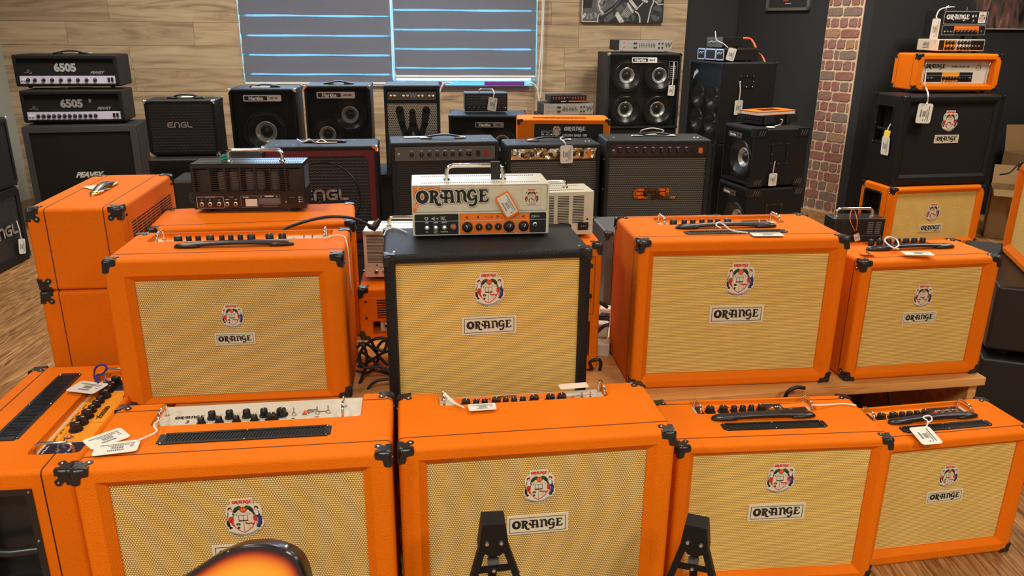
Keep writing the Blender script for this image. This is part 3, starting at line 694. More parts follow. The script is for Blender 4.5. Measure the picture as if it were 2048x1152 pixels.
# blind chains and the loose cables at the window
def wpx(px, py, off): u, z = wall_u(px, py); return wp(u, off, z)
for nm, lb, pts in (('blind_cord', 'white looped pull cord hanging beside the right edge of the window', [(1073, -90), (1074, 60), (1069, 150), (1068, 186), (1071, 192), (1074, 184), (1075, 120), (1079, -90)]),
                    ('blind_cord', 'white pull cord hanging between the two blinds at the window middle', [(777, -90), (775, 40), (779, 110), (783, 145), (790, 165), (786, 172)])):
    g = MB(); g.tube(smooth_path([wpx(a, b_, .06) for a, b_ in pts], 6), .0045, CRD, 6); o = link(nm, g.mesh(nm, 60)); o['label'] = lb; o['category'] = 'blind cord'
for lb, pts in (('white cable arching over the window sill behind the bass cabinet stack', [(1044, 166), (1056, 164), (1064, 172), (1068, 188), (1072, 205), (1082, 222)]),
                ('pale cable drooping from the sill beside the silver-fronted bass combo', [(902, 168), (884, 166), (876, 176), (872, 192), (870, 215)])):
    g = MB(); g.tube(smooth_path([wpx(a, b_, .09) for a, b_ in pts], 6), .006, CRD, 6); o = link('window_cable', g.mesh('cable', 60)); o['label'] = lb; o['category'] = 'cable'
SG1 = mat('reflection_purple', (.10, .02, .16, 1), .5, emit=(.12, .02, .22, 1), es=.5); SG2 = mat('reflection_cyan', (.1, .5, .7, 1), .5, emit=(.16, .60, .90, 1), es=.6)  # glowing panels imitate coloured reflections in the window
g = MB(); g.box(.06, 1.16, -.02, 0, 0, .036, SG1); g.box(.40, .74, -.024, -.02, .004, .032, SG2); g.box(.37, .39, -.026, -.02, .006, .032, WF); g.box(1.09, 1.16, -.024, -.02, 0, .036, SG2)
o = link('reflection_strip', g.mesh('reflection_strip')); o.location = wp(-1.0, .025, WZ0 + .004); o.rotation_euler = (0, 0, WYAW); o['label'] = 'long glowing purple and pale blue strip imitating window reflections along the sill'; o['category'] = 'reflection strip'
# ------------------------------------------------------------------ pictures
g = MB(); pw = wp(0, 0, 0); u0, z0 = wall_u(1153, 42); u1, _ = wall_u(1315, 42); cw = u1-u0; ch = .95
CV = mat('canvas_side', (.05, .05, .05, 1), .7); G1 = mat('paint_charcoal', (.018, .018, .022, 1), .6); G2 = mat('paint_mid_grey', (.16, .16, .165, 1), .6, vary=((.05, .05, .055, 1), 22)); G3 = mat('paint_light', (.62, .60, .55, 1), .6); G4 = mat('paint_silver', (.34, .34, .36, 1), .6, vary=((.16, .16, .17, 1), 14)); G5 = mat('paint_speckle', (.035, .04, .045, 1), .6, vary=((.13, .14, .14, 1), 60))
pt = thing('guitar_painting', 'grey-toned canvas of a hand playing a semi-hollow guitar, on the plank wall', 'painting', wp((u0+u1)/2, 0, z0), WYAW)
g.box(-cw/2, cw/2, -.03, 0, 0, ch, CV); link('canvas', g.mesh('canvas'), pt)
g = MB(); s = cw/1370; q = lambda px, py: (-cw/2 + (px-285)*s, (348-py)*s)
g.poly([q(285, 348), q(1655, 348), q(1655, -1200), q(285, -1200)], G1, -.0302)
g.poly([q(290, 345), q(560, 345), q(560, 60), q(530, -400), q(290, -400)], G2, -.0304); g.poly([q(305, 130), q(450, 130), q(470, -60), q(305, -60)], G1, -.0306)
def st(mt, k, *p): g.brush([(*q(a, b_), r*s) for a, b_, r in p], mt, -.0302 - k*.0002, n=10)
st(G3, 3, (294, 338, 8), (560, 338, 7)); st(G3, 3, (294, 338, 8), (292, 200, 10), (300, -600, 8)); st(G3, 3, (300, 290, 16), (340, 230, 22)); st(G4, 2, (400, 270, 40), (500, 240, 45))
st(G4, 4, (620, 190, 55), (570, 90, 45), (600, -40, 70), (720, -90, 90), (900, -200, 100)); st(G4, 4, (680, 160, 60), (760, 60, 90), (860, -60, 90)); st(G3, 5, (600, -40, 14), (560, 60, 12), (590, 150, 14), (640, 210, 16)); st(G1, 6, (680, 190, 18), (820, 90, 14), (960, -60, 12))
st(G3, 4, (560, 345, 10), (555, 280, 9), (580, 215, 8)); st(G2, 3, (700, 310, 40), (850, 200, 50), (1000, 80, 50)); st(G5, 3, (1120, 270, 60), (1010, 300, 30))
st(G2, 4, (960, 240, 60), (1060, 130, 70)); 
for k in range(6): st(G3, 6, (950 + k*20, 275 - k*2 - 40 + k*10, 3.5), (1050 + k*22, 120 + k*12 - 30, 3.5))
st(G3, 7, (880, 190, 12), (985, 335, 14)); st(G3, 7, (858, 235, 14), (935, 345, 14)); st(G3, 8, (868, 212, 16), (962, 330, 18)); st(G3, 7, (1045, 50, 14), (1140, 190, 15)); st(G3, 7, (1090, 10, 26), (1200, 130, 22)); st(G3, 7, (1220, 120, 8), (1300, 40, 8)); st(G3, 7, (1300, -10, 26), (1360, 20, 24))
st(G3, 5, (1180, 175, 10), (1235, 210, 10), (1262, 270, 10), (1268, 345, 10)); st(G3, 5, (1400, 345, 10), (1420, 220, 9), (1440, 120, 9), (1475, 40, 10), (1480, -200, 10)); st(G5, 3, (1530, 240, 80), (1550, 160, 80)); st(G3, 6, (1500, 10, 8), (1560, 65, 8), (1640, 60, 8)); st(G4, 5, (1570, 0, 45))
link('painted_picture', g.mesh('painted_picture'), pt)
# small framed notice on the angled wall
Pa, Pb = None, None
def on_angled(px, py, off=0):
    r = ray(px, py); o = A0 + AN*off; P = EYE + r*((o-EYE).dot(AN)/r.dot(AN)); return (P-A0).dot(AU), P.z
t0, zf = on_angled(1526, 13.6); t1, _ = on_angled(1612, 9.6)
fr = thing('framed_notice', 'black print in a thin grey frame on the charcoal wall beside the brick strip', 'picture frame', A0 + AU*(t0+t1)/2 + Vector((0, 0, zf)), PSI); fw = (t1-t0)/2
FRM = mat('frame_pewter', (.16, .15, .13, 1), .4, .4); g = MB()
for a, b_, c, d in ((-fw, fw, 0, .022), (-fw, fw, .578, .6), (-fw, -fw+.022, 0, .6), (fw-.022, fw, 0, .6)): g.box(a, b_, -.025, 0, c, d, FRM)
link('frame', g.mesh('frame'), fr); g = MB(); g.box(-fw+.022, fw-.022, -.012, -.002, .022, .578, G1); p_ = link('print', g.mesh('print'), fr)
g = MB(); g.box(-.03, .03, -.0125, -.012, .052, .056, G3); g.box(-.05, .0, -.0125, -.012, .075, .079, ORP); link('lettering', g.mesh('lettering'), p_)
# abstract canvas behind the right-hand stack
ABS, nt, b = nodes('paint_abstract'); N, L = nt.nodes, nt.links
tc = N.new('ShaderNodeTexCoord'); mp = N.new('ShaderNodeMapping'); mp.inputs['Scale'].default_value = (9, 1, 3); mp.inputs['Rotation'].default_value = (0, .5, 0); n1 = N.new('ShaderNodeTexNoise'); n1.inputs['Scale'].default_value = 1.6; n1.inputs['Detail'].default_value = 6; n1.inputs['Distortion'].default_value = 1.5
cr = N.new('ShaderNodeValToRGB'); cr.color_ramp.elements[0].color = srgb(28, 24, 24); cr.color_ramp.elements[0].position = .35; cr.color_ramp.elements[1].color = srgb(150, 128, 120); cr.color_ramp.elements[1].position = .75
e = cr.color_ramp.elements.new(.5); e.color = srgb(84, 74, 66); e = cr.color_ramp.elements.new(.6); e.color = srgb(120, 72, 66)
L.new(tc.outputs['Object'], mp.inputs[0]); L.new(mp.outputs[0], n1.inputs[0]); L.new(n1.outputs[0], cr.inputs[0]); L.new(cr.outputs[0], b.inputs['Base Color'])
def on_rear(px, py): r = ray(px, py); P = EYE + r*((E0-EYE).dot(BN)/r.dot(BN)); return P
pa = on_rear(1925, 44); pt = thing('abstract_painting', 'dark reddish-brown streaked canvas on the charcoal wall behind the tallest amp stack', 'painting', pa + BN*.0, R_(5))
g = MB(); g.box(0, 1.5, -.03, 0, 0, .9, ABS); g.box(0, 1.5, -.031, -.001, 0, .006, CRM); link('canvas', g.mesh('canvas'), pt)
# ------------------------------------------------------------------ low beech table
TH = .4
TP = Box(.2865, 2.094, 9.3, 2.52, 1.14, .4, 0)
tb = at_box('display_table', 'low beech table carrying the second row of amplifiers', 'table', TP)
w2 = TP.w/2
link('tabletop', slab(-w2, w2, 0, TP.d, .372, .3995, .0015, WOODT, 'top', 1), tb)
for sx in (-1, 1): link('side_panel', slab(sx*w2-(.03 if sx > 0 else 0), sx*w2+(0 if sx > 0 else .03), .03, TP.d-.03, 0, .372, .001, WOODT, 'panel', 1), tb)
link('side_panel', slab(-.015, .015, .12, TP.d-.03, 0, .372, .001, WOODT, 'panel', 1), tb)
DKW = mat('table_dark_board', srgb(96, 58, 30), .5)  # flat brown, darker than the beech of the tabletop
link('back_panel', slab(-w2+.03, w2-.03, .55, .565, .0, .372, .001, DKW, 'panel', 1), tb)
# ------------------------------------------------------------------ orange combos and cabinets
BX = dict(A=Box(-.597, 1.479, 7.4, .670, .307, .567, 0), B=Box(.070, 1.615, 8.3, .660, .287, .546, 0), C=Box(.717, 1.789, 5.1, .578, .264, .446, 0), D=Box(1.238, 1.903, 10.2, .478, .213, .402, 0),
    E=Box(-.801, 2.082, 7.0, .648, .309, .446, .40), F=Box(-.059, 1.976, 8.7, .553, .295, .498, .40), G=Box(.686, 2.218, 5.9, .642, .317, .474, .40), H=Box(1.288, 2.295, 8.7, .468, .222, .395, .40),
    L=Box(-.868, 2.540, 11.4, .672, .306, .424, .40), M=Box(-.929, 2.718, 5.3, .386, .125, .160, .839), N=Box(-.087, 2.126, 6.7, .381, .158, .1435, .9055), Q=Box(-.018, 2.30, 6.2, .599, .24, .426, .40),
    O=Box(.073, 2.37, 10.1, .367, .125, .139, .838), T=Box(-.276, 2.595, 5.9, .519, .24, .192, .40), S=Box(-.335, 2.663, 2.5, .380, .151, .170, .607), U=Box(.634, 2.946, 6.5, .549, .268, .310, .40),
    P1=Box(-3.118, 5.688, 12.8, .757, .36, .755, 0), P2=Box(-3.175, 5.75, 11.0, .682, .30, .225, .77), P3=Box(-3.240, 5.86, 9.2, .707, .30, .222, 1.014),
    LE1=Box(-3.119, 4.56, 93.3, .69, .36, .475, 0), LE2=Box(-3.106, 4.555, 93.3, .69, .36, .42, .485), b6=Box(-1.967, 4.992, 7.7, .70, .36, .637, 0), b5=Box(-2.135, 5.10, 7.6, .436, .25, .352, .641), b6b=Box(-1.708, 4.429, 8.1, .451, .25, .345, .27),
    RD=Box(-1.064, 4.321, 7.3, .628, .294, .553, .27), b11=Box(-.381, 4.429, 10.1, .613, .286, .567, .27), b12=Box(.236, 4.470, 9.4, .547, .251, .553, .27), b13=Box(.831, 4.477, 4.1, .608, .281, .581, .27),
    b7=Box(-1.700, 5.420, 6.9, .442, .35, .593, .45), b8=Box(-1.193, 5.432, 6.5, .440, .35, .616, .45), b9=Box(-.687, 5.419, 6.1, .377, .33, .625, .45), b14=Box(-.176, 5.527, 2.2, .546, .34, .417, .45), b15=Box(-.191, 5.63, 6.2, .300, .20, .123, .885),
    b16=Box(.318, 4.966, 1.5, .584, .273, .148, .758), b17=Box(.428, 6.2, 11.4, .392, .246, .084, .805), b18=Box(.427, 6.22, 10.5, .287, .2, .052, .897), HK=Box(1.073, 6.65, 6.4, .617, .402, .610, .644), b20=Box(1.081, 6.72, 9.1, .448, .3, .084, 1.270),
    b21=Box(1.414, 5.976, -72.6, .448, .455, .571, .647), b22=Box(1.464, 6.06, -66, .31, .32, .083, 1.227), b23=Box(1.52, 6.2, -56.7, .151, .23, .070, 1.318),
    b24=Box(1.524, 5.330, -73.4, .387, .408, .380, .452), b25=Box(1.52, 5.325, -73.4, .40, .42, .44, 0), b27=Box(1.600, 5.398, -58.5, .221, .36, .060, .840), b26=Box(1.593, 5.385, -62, .176, .34, .026, .901),
    R1=Box(2.955, 5.346, 12.2, .74, .345, .425, 0), R2=Box(2.975, 5.393, 10.2, .764, .336, .605, .430), SC=Box(3.124, 5.697-.12, 5.6, .615, .29, .245, 1.050), V=Box(3.155, 5.78, 7.1, .355, .24, .078, 1.312), X=Box(3.19, 5.85, 7.2, .345, .208, .172, 1.413))
BX['SC'] = Box(3.124*.98, 5.697*.98, 5.6, .615, .29, .245, 1.052)
def kseq(*p): return p
def amp_front(root, P, bx, bt, bb, cloth, bt_y=.02, bl=None):
    bl = bl or bx; g = MB(); x0, x1, z0, z1 = -P.w/2 + bl, P.w/2 - bx, bb, P.h - bt
    g.box(x0 - .001, x1 + .001, bt_y, bt_y + .006, z0 - .001, z1 + .001, cloth); return link('grille_cloth', g.mesh('grille_cloth'), root)
def combo(name, label, P, tol, bx, bt, bb, badge_=(0, .2, .15, .05), crest_=(0, .3, .08), rec=None, cloth=CLO, seam=(.05,), bev=.012, ramp=.019, dep=.016, corn=None, group=None, cat='amplifier', cups=(), cap=.036, holes=(), bl=None, lobe=True):
    t = at_box(name, label, cat, P, group); cuts = []; bl = bl or bx
    x0, x1, z0, z1 = -P.w/2 + bl, P.w/2 - bx, bb, P.h - bt; rb = min(ramp, bb*.6)
    if cloth: cuts.append(frustum(x0-ramp*1.06, x1+ramp*1.06, z0-rb*1.06, z1+ramp*1.06, -dep*.06, x0, x1, z0, z1, dep, dep+.012))
    if rec: cuts.append(bev_cube(rec[0], rec[1], rec[2], rec[3], P.h - rec[4], P.h + .03, .012, 3))
    for c in cups: cuts.append(bev_cube(*c, .012, 2))
    link('body', carve('body', bev_cube(-P.w/2, P.w/2, 0, P.d, 0, P.h, bev), cuts, tol), t)
    if cloth: amp_front(t, P, bx, bt, bb, cloth, dep + .004, bl)
    for s in seam: piping(t, P, s, mt=PIP if tol is ORG else BLK, r=bev, cut=rec)
    corners(t, P, cap, which=corn, lobe=lobe)
    yb = dep + .0035
    if badge_: badge(t, badge_[0], badge_[1], badge_[2], badge_[3], yb)
    if crest_: link('crest', crest(crest_[2]), t, (crest_[0], yb - .0005, crest_[1]))
    return t
def panel(t, x0, x1, y0, y1, z, secs, base=WHT, slope=0., items=(), texts=(), lines=()):
    """control panel in the top recess; secs = coloured fields (x0, x1, y0, y1, material)"""
    g = MB(); g.box(x0, x1, y0, y1, -.003, 0, base)
    for k, (a, b, c, d, m) in enumerate(secs): g.box(a, b, c, d, -.001, .0003 + .0002*(k % 3), m)
    o = link('control_panel', g.mesh('control_panel'), t, (0, 0, z), (slope, 0, 0))
    for kind, *a in items:
        if kind == 'k': link('knob', knob_mesh(a[2], a[3]), o, (a[0], a[1], .0006), (0, 0, -.5 + (a[0]*77 % 1)))
        elif kind == 't': link('toggle_switch', toggle_mesh('z', 1.), o, (a[0], a[1], .0006), (0, 0, a[2] if len(a) > 2 else 0))
        elif kind == 'j': link('pilot_light', jewel_mesh('z', 1.), o, (a[0], a[1], .0006))
        elif kind == 's': link('jack_socket', jack_mesh('z', 1.), o, (a[0], a[1], .0006))
    for tx in texts:
        s, size, m, x, y = tx[:5]; r = tx[5] if len(tx) > 5 else 0
        me = logo(size, m) if s == 'LOGO' else letters(s, size, m, bold=.0004)
        link('lettering', me, o, (x, y, .0009), (-pi/2, 0, 0) if not r else (-pi/2, 0, r))
    if lines:
        q = MB(); rr = random.Random(4)
        for (x, y, m) in lines:     # tiny panel pictograms and scale ticks
            for k in range(4): a = x - .009 + k*.006; q.box(a, a+.0035, y + rr.uniform(-.002, .001), y + .003 + rr.uniform(-.001, .002), .0006, .001, m)
        k_ = link('print', q.mesh('print'), o); k_['kind'] = 'stuff'
    return o
def guards(t, pts, z, L, H):
    for x, y in pts: link('guard_bar', guard_mesh(L, H), t, (x, y, z))
K = 'k'
NVS = mat('strap_navy', (.010, .012, .026, 1), .35)
# --- front row
P = BX['A']; rz = .014
A = combo('combo_amplifier', 'orange combo with a white two-row-knob panel and long black vent, behind the sunburst guitar', P, ORG, .064, .052, .05, (0, .318, .15, .052), (.002, .412, .082), (-.228, .262, .180, .325, rz), seam=(.052, .262), cloth=CLOA)
panel(A, -.226, .260, .182, .300, P.h - rz + .003, [(-.176, -.1755, .184, .262, GRP)], WHT,
      items=[(K, x, .226, .0095, .019) for x in (-.097, -.056, -.016, .025)] + [(K, .066, .226, .0125, .017)] + [(K, x, .202, .0085, .016) for x in (-.117, -.076, -.036, .006)] + [(K, .046, .202, .0125, .017)] + [('t', .096, .222), ('j', .124, .222), ('t', .152, .222), ('t', .178, .224)],
      texts=[('LOGO', .068, BKP, -.152, .236), ('3', .02, BKP, -.152, .214), ('AD30', .011, BKP, .138, .244), ('Twin Channel', .009, BKP, .150, .234), ('ON', .005, BKP, .096, .205), ('STBY', .005, BKP, .152, .206)],
      lines=[(x, .206 if i % 2 else .186, GRP) for i, x in enumerate((-.117, -.097, -.076, -.056, -.036, -.016, .006, .025, .046, .066))])
guards(A, [(-.208, .186), (.216, .186)], P.h - rz + .003, .066, .036); vent(A, -.189, .195, .090, .140, P.h)
P = BX['B']; rz = .022
B = combo('combo_amplifier', 'big orange combo in the front row with no handle, black guitar stand before its grille', P, ORG, .064, .050, .05, (0, .306, .152, .052), (.002, .411, .076), (-.226, .218, .205, .30, rz), seam=(.052,), cloth=CLOA)
panel(B, -.224, .216, .207, .286, P.h - rz + .003, [(-.185, .116, .210, .282, ORP), (-.185, .116, .2445, .2455, WHP), (-.12, -.119, .21, .282, WHP), (.04, .041, .21, .282, WHP)], WHT,
      items=[(K, -.155, .232, .0125, .018)] + [(K, x, .234, .0085, .015) for x in (-.128, -.106)] + [(K, -.076, .232, .0125, .018)] + [(K, x, .232, .0085, .016) for x in (-.051, -.029, -.006)] + [(K, x, .232, .0125, .018) for x in (.024, .067, .098)] + [('j', .128, .232), ('t', .152, .232), ('t', .175, .232)],
      lines=[(x, .262, BKP) for x in (-.155, -.128, -.1, -.07, -.04, 0, .03, .07, .1)] + [(.15, .255, GRP), (.175, .255, GRP)], texts=[('LOGO', .05, BKP, -.04, .272)])
guards(B, [(-.212, .215), (.209, .215)], P.h - rz + .003, .060, .038)
P = BX['C']
def small_panel(t, P, x0, x1, y0, y1, kx, ky, base, gap):
    return panel(t, x0, x1, y0, y1, P.h - .015 + .003, [(x0+.012, kx[0]-.018, y0+.004, y1-.004, BKP), (kx[0]-.018, gap, y0+.004, y1-.004, base), (gap+.0015, x1-.014, y0+.004, y1-.004, BKP), (kx[0]-.02, gap, (y0+y1)/2+.012, (y0+y1)/2+.013, BKP), ((kx[1]+kx[2])/2, (kx[1]+kx[2])/2+.001, y0+.004, y1-.004, BKP)], WHT,
        items=[(K, x, ky, .0125 if i in (0, 1, 5) else .0088, .017) for i, x in enumerate(kx[:6])] + [('j', kx[6], ky)] + [('t', x, ky, .4) for x in kx[7:]],
        lines=[(x, ky + .022, BKP) for x in kx[:6]] + [(x, ky + .018, WHP) for x in kx[7:]] + [(x, ky - .016, WHP) for x in kx[7:]], texts=[])
C = combo('combo_amplifier', 'orange combo with strap handle and orange-and-black panel, behind the second guitar stand', P, ORG, .047, .036, .042, (.002, .226, .158, .050), (.001, .330, .076), (-.190, .160, .170, .245, .015), seam=(.04, .232), ramp=.016, cap=.032)
small_panel(C, P, -.188, .158, .172, .243, (-.139, -.101, -.070, -.045, -.020, .010, .041, .067, .095), .202, ORP, .026)
guards(C, [(-.174, .178), (.146, .178)], P.h - .012, .060, .030); vent(C, -.143, .144, .073, .112, P.h); strap(C, -.154, .132, .137, P.h)
P = BX['D']
D = combo('combo_amplifier', 'small orange combo ending the front row, amber panel and tag over its vent', P, ORG, .042, .040, .046, (-.002, .205, .114, .036), (-.001, .270, .058), (-.195, .148, .128, .196, .015), seam=(.034,), ramp=.015, cap=.030)
small_panel(D, P, -.193, .146, .130, .194, (-.142, -.104, -.076, -.052, -.028, 0, .034, .058, .082, .106), .152, YOP, .02)
guards(D, [(-.178, .134), (.134, .134)], P.h - .012, .056, .028); vent(D, -.142, .136, .046, .080, P.h); strap(D, -.150, .126, .104, P.h, hw=.0125, mt=NVS)
# --- second row
P = BX['E']
E = combo('combo_amplifier', 'wide orange combo with a ten-knob recess, standing over the white-panelled combo', P, ORG, .072, .066, .020, (.002, .196, .112, .036), (.001, .266, .060), (-.265, .272, .190, .290, .018), seam=(.060, .298), cloth=CLOA)
panel(E, -.263, .270, .192, .288, P.h - .015, [(-.235, .1, .196, .284, ORP)], WHT, items=[(K, x, .214, .0125 if i in (0, 3, 7, 8, 9) else .0085, .024) for i, x in enumerate((-.179, -.148, -.121, -.086, -.052, -.026, .002, .034, .088, .126))] + [('j', .16, .214), ('t', .19, .214), ('t', .215, .214)], lines=[(x, .245, BKP) for x in (-.15, -.1, -.05, 0, .05)])
guards(E, [(-.236, .200), (.252, .205)], P.h - .015, .066, .034); strap(E, -.160, .170, .118, P.h)
P = BX['F']
F = combo('speaker_cabinet', 'black cabinet with straw grille and crest, carrying the cream amplifier head', P, BLK, .030, .026, .040, (0, .288, .149, .052), (0, .390, .080), None, seam=(), cat='speaker cabinet', ramp=.004, dep=.012, lobe=False, cap=.03)
for sx in (-1, 1):
    g = MB(); g.cyl((0, 0, 0), (0, 0, .002), .004, .003, STL, 8); link('screw', g.mesh('screw'), F, (sx*(P.w/2-.028), .035, P.h))
    for k in (0, 1):
        q = link('screw', g.mesh('screw'), F, (sx*(P.w/2), .035, P.h - .04 if not k else .05), (0, sx*pi/2, 0))
P = BX['G']
G = combo('combo_amplifier', 'largest orange combo on the table, strap handle and vent on top, tag on its edge', P, ORG, .050, .050, .045, (0, .234, .170, .055), (.001, .345, .088), (-.206, .205, .190, .285, .016), seam=(.050, .292))
panel(G, -.204, .203, .192, .283, P.h - .013, [(-.18, .09, .196, .279, ORP), (.0915, .18, .196, .279, BKP)], WHT, items=[(K, x, .215, .012 if i in (0, 6) else .009, .022) for i, x in enumerate((-.175+.02, -.120, -.092, -.062, -.035, -.01, .022))] + [('j', .10, .215), ('t', .128, .215), ('t', .155, .215)], lines=[(x, .245, BKP) for x in (-.14, -.1, -.05, 0, .05)])
guards(G, [(-.188, .200), (.188, .200)], P.h - .013, .072, .032); vent(G, -.160, .158, .064, .104, P.h); strap(G, -.167, .146, .140, P.h)
P = BX['H']
H = combo('combo_amplifier', 'smaller orange combo at the end of the table with navy-sheened strap handle', P, ORG, .045, .034, .038, (0, .199, .114, .036), (0, .271, .062), (-.175, .115, .165, .212, .014), seam=(.040,), ramp=.015, cap=.032)
panel(H, -.173, .113, .167, .210, P.h - .011, [(-.16, .06, .17, .207, ORP)], WHT, items=[(K, x, .188, .010, .026) for x in (-.09, -.06, -.03, .003, .033, .062, .093)])
strap(H, -.146, .150, .118, P.h, mt=NVS)
# --- the three on the left seen end-on
KS = 1.135; PK = BX['K'] = Box((-1.097 - .162*.9945)*KS - .28*KS*.1045, (1.434 - .162*.1045)*KS + .28*KS*.9945, -84, .56, .324, .438/KS, 0); P = PK   # local size, the whole amp is 1.135 times as large
Kt = combo('combo_amplifier', 'orange combo seen end-on at the near corner, black side cup and amber panel', P, ORG, .05, .05, .05, None, None, (-.222, .208, .200, .312, .018), seam=(.038, .261), cloth=CLO, cups=[(P.w/2-.06, P.w/2+.03, .085, .238, .085, .345)])
# recess runs from near end (+x) to far end; navy field at the near end
panel(Kt, -.220, .206, .204, .308, P.h - .015, [(.132, .198, .211, .300, NVP), (-.135, .1305, .211, .300, YOP), (-.20, -.1365, .211, .300, NVP), (.132, .198, .2325, .2335, WHP), (-.135, .1305, .2325, .2335, BKP), (.04, .041, .233, .300, BKP), (-.06, -.059, .233, .300, BKP), (.09, .091, .211, .2325, BKP), (.0, .001, .211, .2325, BKP), (-.2, -.1365, .2325, .2335, WHP)], WHT,
      items=[(K, .280 - yy, .250, r, h) for yy, r, h in ((.205, .0125, .020), (.238, .0125, .020), (.270, .0125, .020), (.300, .0088, .017), (.326, .0088, .017), (.350, .0088, .017), (.380, .0125, .020), (.410, .0088, .017), (.434, .0088, .017), (.462, .0125, .02))] + [('j', .115, .252), ('t', .142, .25), ('t', .172, .25)],
      texts=[('LOGO', .066, BKP, -.012, .278)], lines=[(x, .218, BKP) for x in (.11, .075, .04, -.01, -.05, -.09, .02)] + [(x, .218, WHP) for x in (.18, .155)] + [(x, .27, WHP) for x in (.19, .16)])
for x in (.192, -.205): link('guard_bar', guard_mesh(.082, .034), Kt, (x, .212, P.h - .015))
vent(Kt, -.222, .140, .092, .150, P.h, mt=mat('vent_black', (.014, .016, .022, 1), .35))
def side_cup(t, P, y0, y1, z0, z1, sgn, dz=.03):
    """recessed carrying cup in a side: flange with screws, black well, grip bar"""
    x = sgn*P.w/2; g = MB(); f = .014
    def bx(a, b, c, d, e0, e1): g.box(min(x+sgn*a, x+sgn*b), max(x+sgn*a, x+sgn*b), c, d, e0, e1, PLS)
    bx(-.002, .003, y0, y1, z1-f, z1); bx(-.002, .003, y0, y1, z0, z0+f); bx(-.002, .003, y0, y0+f, z0+f, z1-f); bx(-.002, .003, y1-f, y1, z0+f, z1-f)
    bx(-.055, -.052, y0+f, y1-f, z0+f, z1-f)
    bx(-.052, 0, y0+f*.5, y0+f, z0+f, z1-f); bx(-.052, 0, y1-f, y1-f*.5, z0+f, z1-f); bx(-.052, 0, y0+f, y1-f, z0+f*.5, z0+f); bx(-.052, 0, y0+f, y1-f, z1-f, z1-f*.5)
    for yy in (y0+f*.5, (y0+y1)/2, y1-f*.5):
        for zz in (z0+f*.5, (z0+z1)/2, z1-f*.5):
            if yy == (y0+y1)/2 and zz == (z0+z1)/2: continue
            g.cyl((x+sgn*.003, yy, zz), (x+sgn*.0042, yy, zz), .003, .002, STL, 8)
    o = link('side_handle', g.mesh('side_handle'), t)
    g = MB(); zz = z0 + (z1-z0)*.36; g.tube([(x-sgn*.02, y0+f, zz), (x-sgn*.012, (y0+y1)/2, zz), (x-sgn*.02, y1-f, zz)], .011, PLS, 10); link('grip', g.mesh('grip', 50), o); return o
side_cup(Kt, PK, .085, .238, .085, .345, 1); Kt.scale = (KS, KS, KS); PK.h = .438
PI_ = BX['I'] = Box(-1.343 - .1395*.991 - .288*.132, 2.334 - .1395*.132 + .288*.991, -82.4, .576, .279, .262, .662); P = PI_
I = combo('amplifier_head', 'orange amplifier head lying end-on atop the left orange cabinet, slotted back panel', P, ORG, .05, .04, .04, None, None, None, seam=(.055, .225), cat='amplifier head', cap=.040)
s = MB(); g = MB(); x0, x1 = -.23, .23
g.box(-.245, .245, P.d-.002, P.d+.002, .045, .215, ORG); pn = link('back_panel', g.mesh('back_panel'), I)
for c in range(9):
    for r in range(15):
        xa = -.222 + c*.0495; zz = .060 + r*.0096; s.box(xa, xa+.043, P.d+.0018, P.d+.0026, zz, zz+.0048, DRK)
k = link('slot', s.mesh('slot'), pn); k['kind'] = 'stuff'
g = MB()
for x in (-.25, .25): g.cyl((x, P.d, .23), (x, P.d+.004, .23), .005, .004, DRK, 10)
link('screw', g.mesh('screw'), I)
h_ = strap(I, -.105, .105, .135, P.h, hw=.014, arch=.012, cap=GOLD)
PJ = BX['J'] = Box(-1.343 - .1395*.991 - .288*.132, 2.334 - .1395*.132 + .288*.991, -82.4, .580, .276, .660, 0)
J = combo('speaker_cabinet', 'tall plain orange cabinet standing end-on on the floor beneath the orange head', PJ, ORG, .05, .05, .05, None, None, None, seam=(.055,), cat='speaker cabinet', cap=.040)
# --- behind the second row
P = BX['L']
L_ = at_box('combo_amplifier', 'orange combo seen from behind, carrying the black tube head', 'amplifier', P)
link('body', carve('body', bev_cube(-P.w/2, P.w/2, 0, P.d, 0, P.h, .012), [bev_cube(-P.w/2+.03, P.w/2-.03, -.02, .006, .03, P.h-.055, .004, 2)], ORG), L_)
piping(L_, P, .040); corners(L_, P, .036, which=lambda x, y, z: z > 0)
g = MB(); g.box(-P.w/2+.034, P.w/2-.034, .002, .007, .034, P.h-.058, ORG)
link('back_panel', g.mesh('panel'), L_)
g = MB()
for x in (-.21, -.045, .15): g.cyl((x, .002, P.h-.075), (x, -.006, P.h-.075), .0075, .006, PLS, 12)
link('screw', g.mesh('screw'), L_)
P = BX['Q']
Q_ = at_box('combo_amplifier', 'orange combo seen from behind, mostly hidden by the black cabinet, cream head on it', 'amplifier', P)
link('body', carve('body', bev_cube(-P.w/2, P.w/2, 0, P.d, 0, P.h, .010), [bev_cube(-P.w/2+.03, P.w/2-.02, -.02, .006, P.h*.45, P.h-.04, .003, 2), bev_cube(-P.w/2+.03, P.w/2-.03, -.02, .12, .05, P.h*.40, .003, 2)], ORG), Q_)
corners(Q_, P, .034, which=lambda x, y, z: z > 0)
g = MB(); g.box(-P.w/2+.034, P.w/2-.024, .001, .006, P.h*.46, P.h-.044, ORG); link('back_panel', g.mesh('panel'), Q_)
g = MB()
for z in (P.h-.07, P.h-.17): g.cyl((P.w/2-.034, .001, z), (P.w/2-.034, -.006, z), .0075, .006, PLS, 12)
link('screw', g.mesh('screw'), Q_)
P = BX['T']
T_ = at_box('combo_amplifier', 'small orange amplifier seen from behind with slotted back, beside the black cabinet', 'amplifier', P)
link('body', carve('body', bev_cube(-P.w/2, P.w/2, 0, P.d, 0, P.h, .010), [bev_cube(-P.w/2+.045, P.w/2-.045, -.02, .1, .022, .070, .002, 2)], ORG), T_)
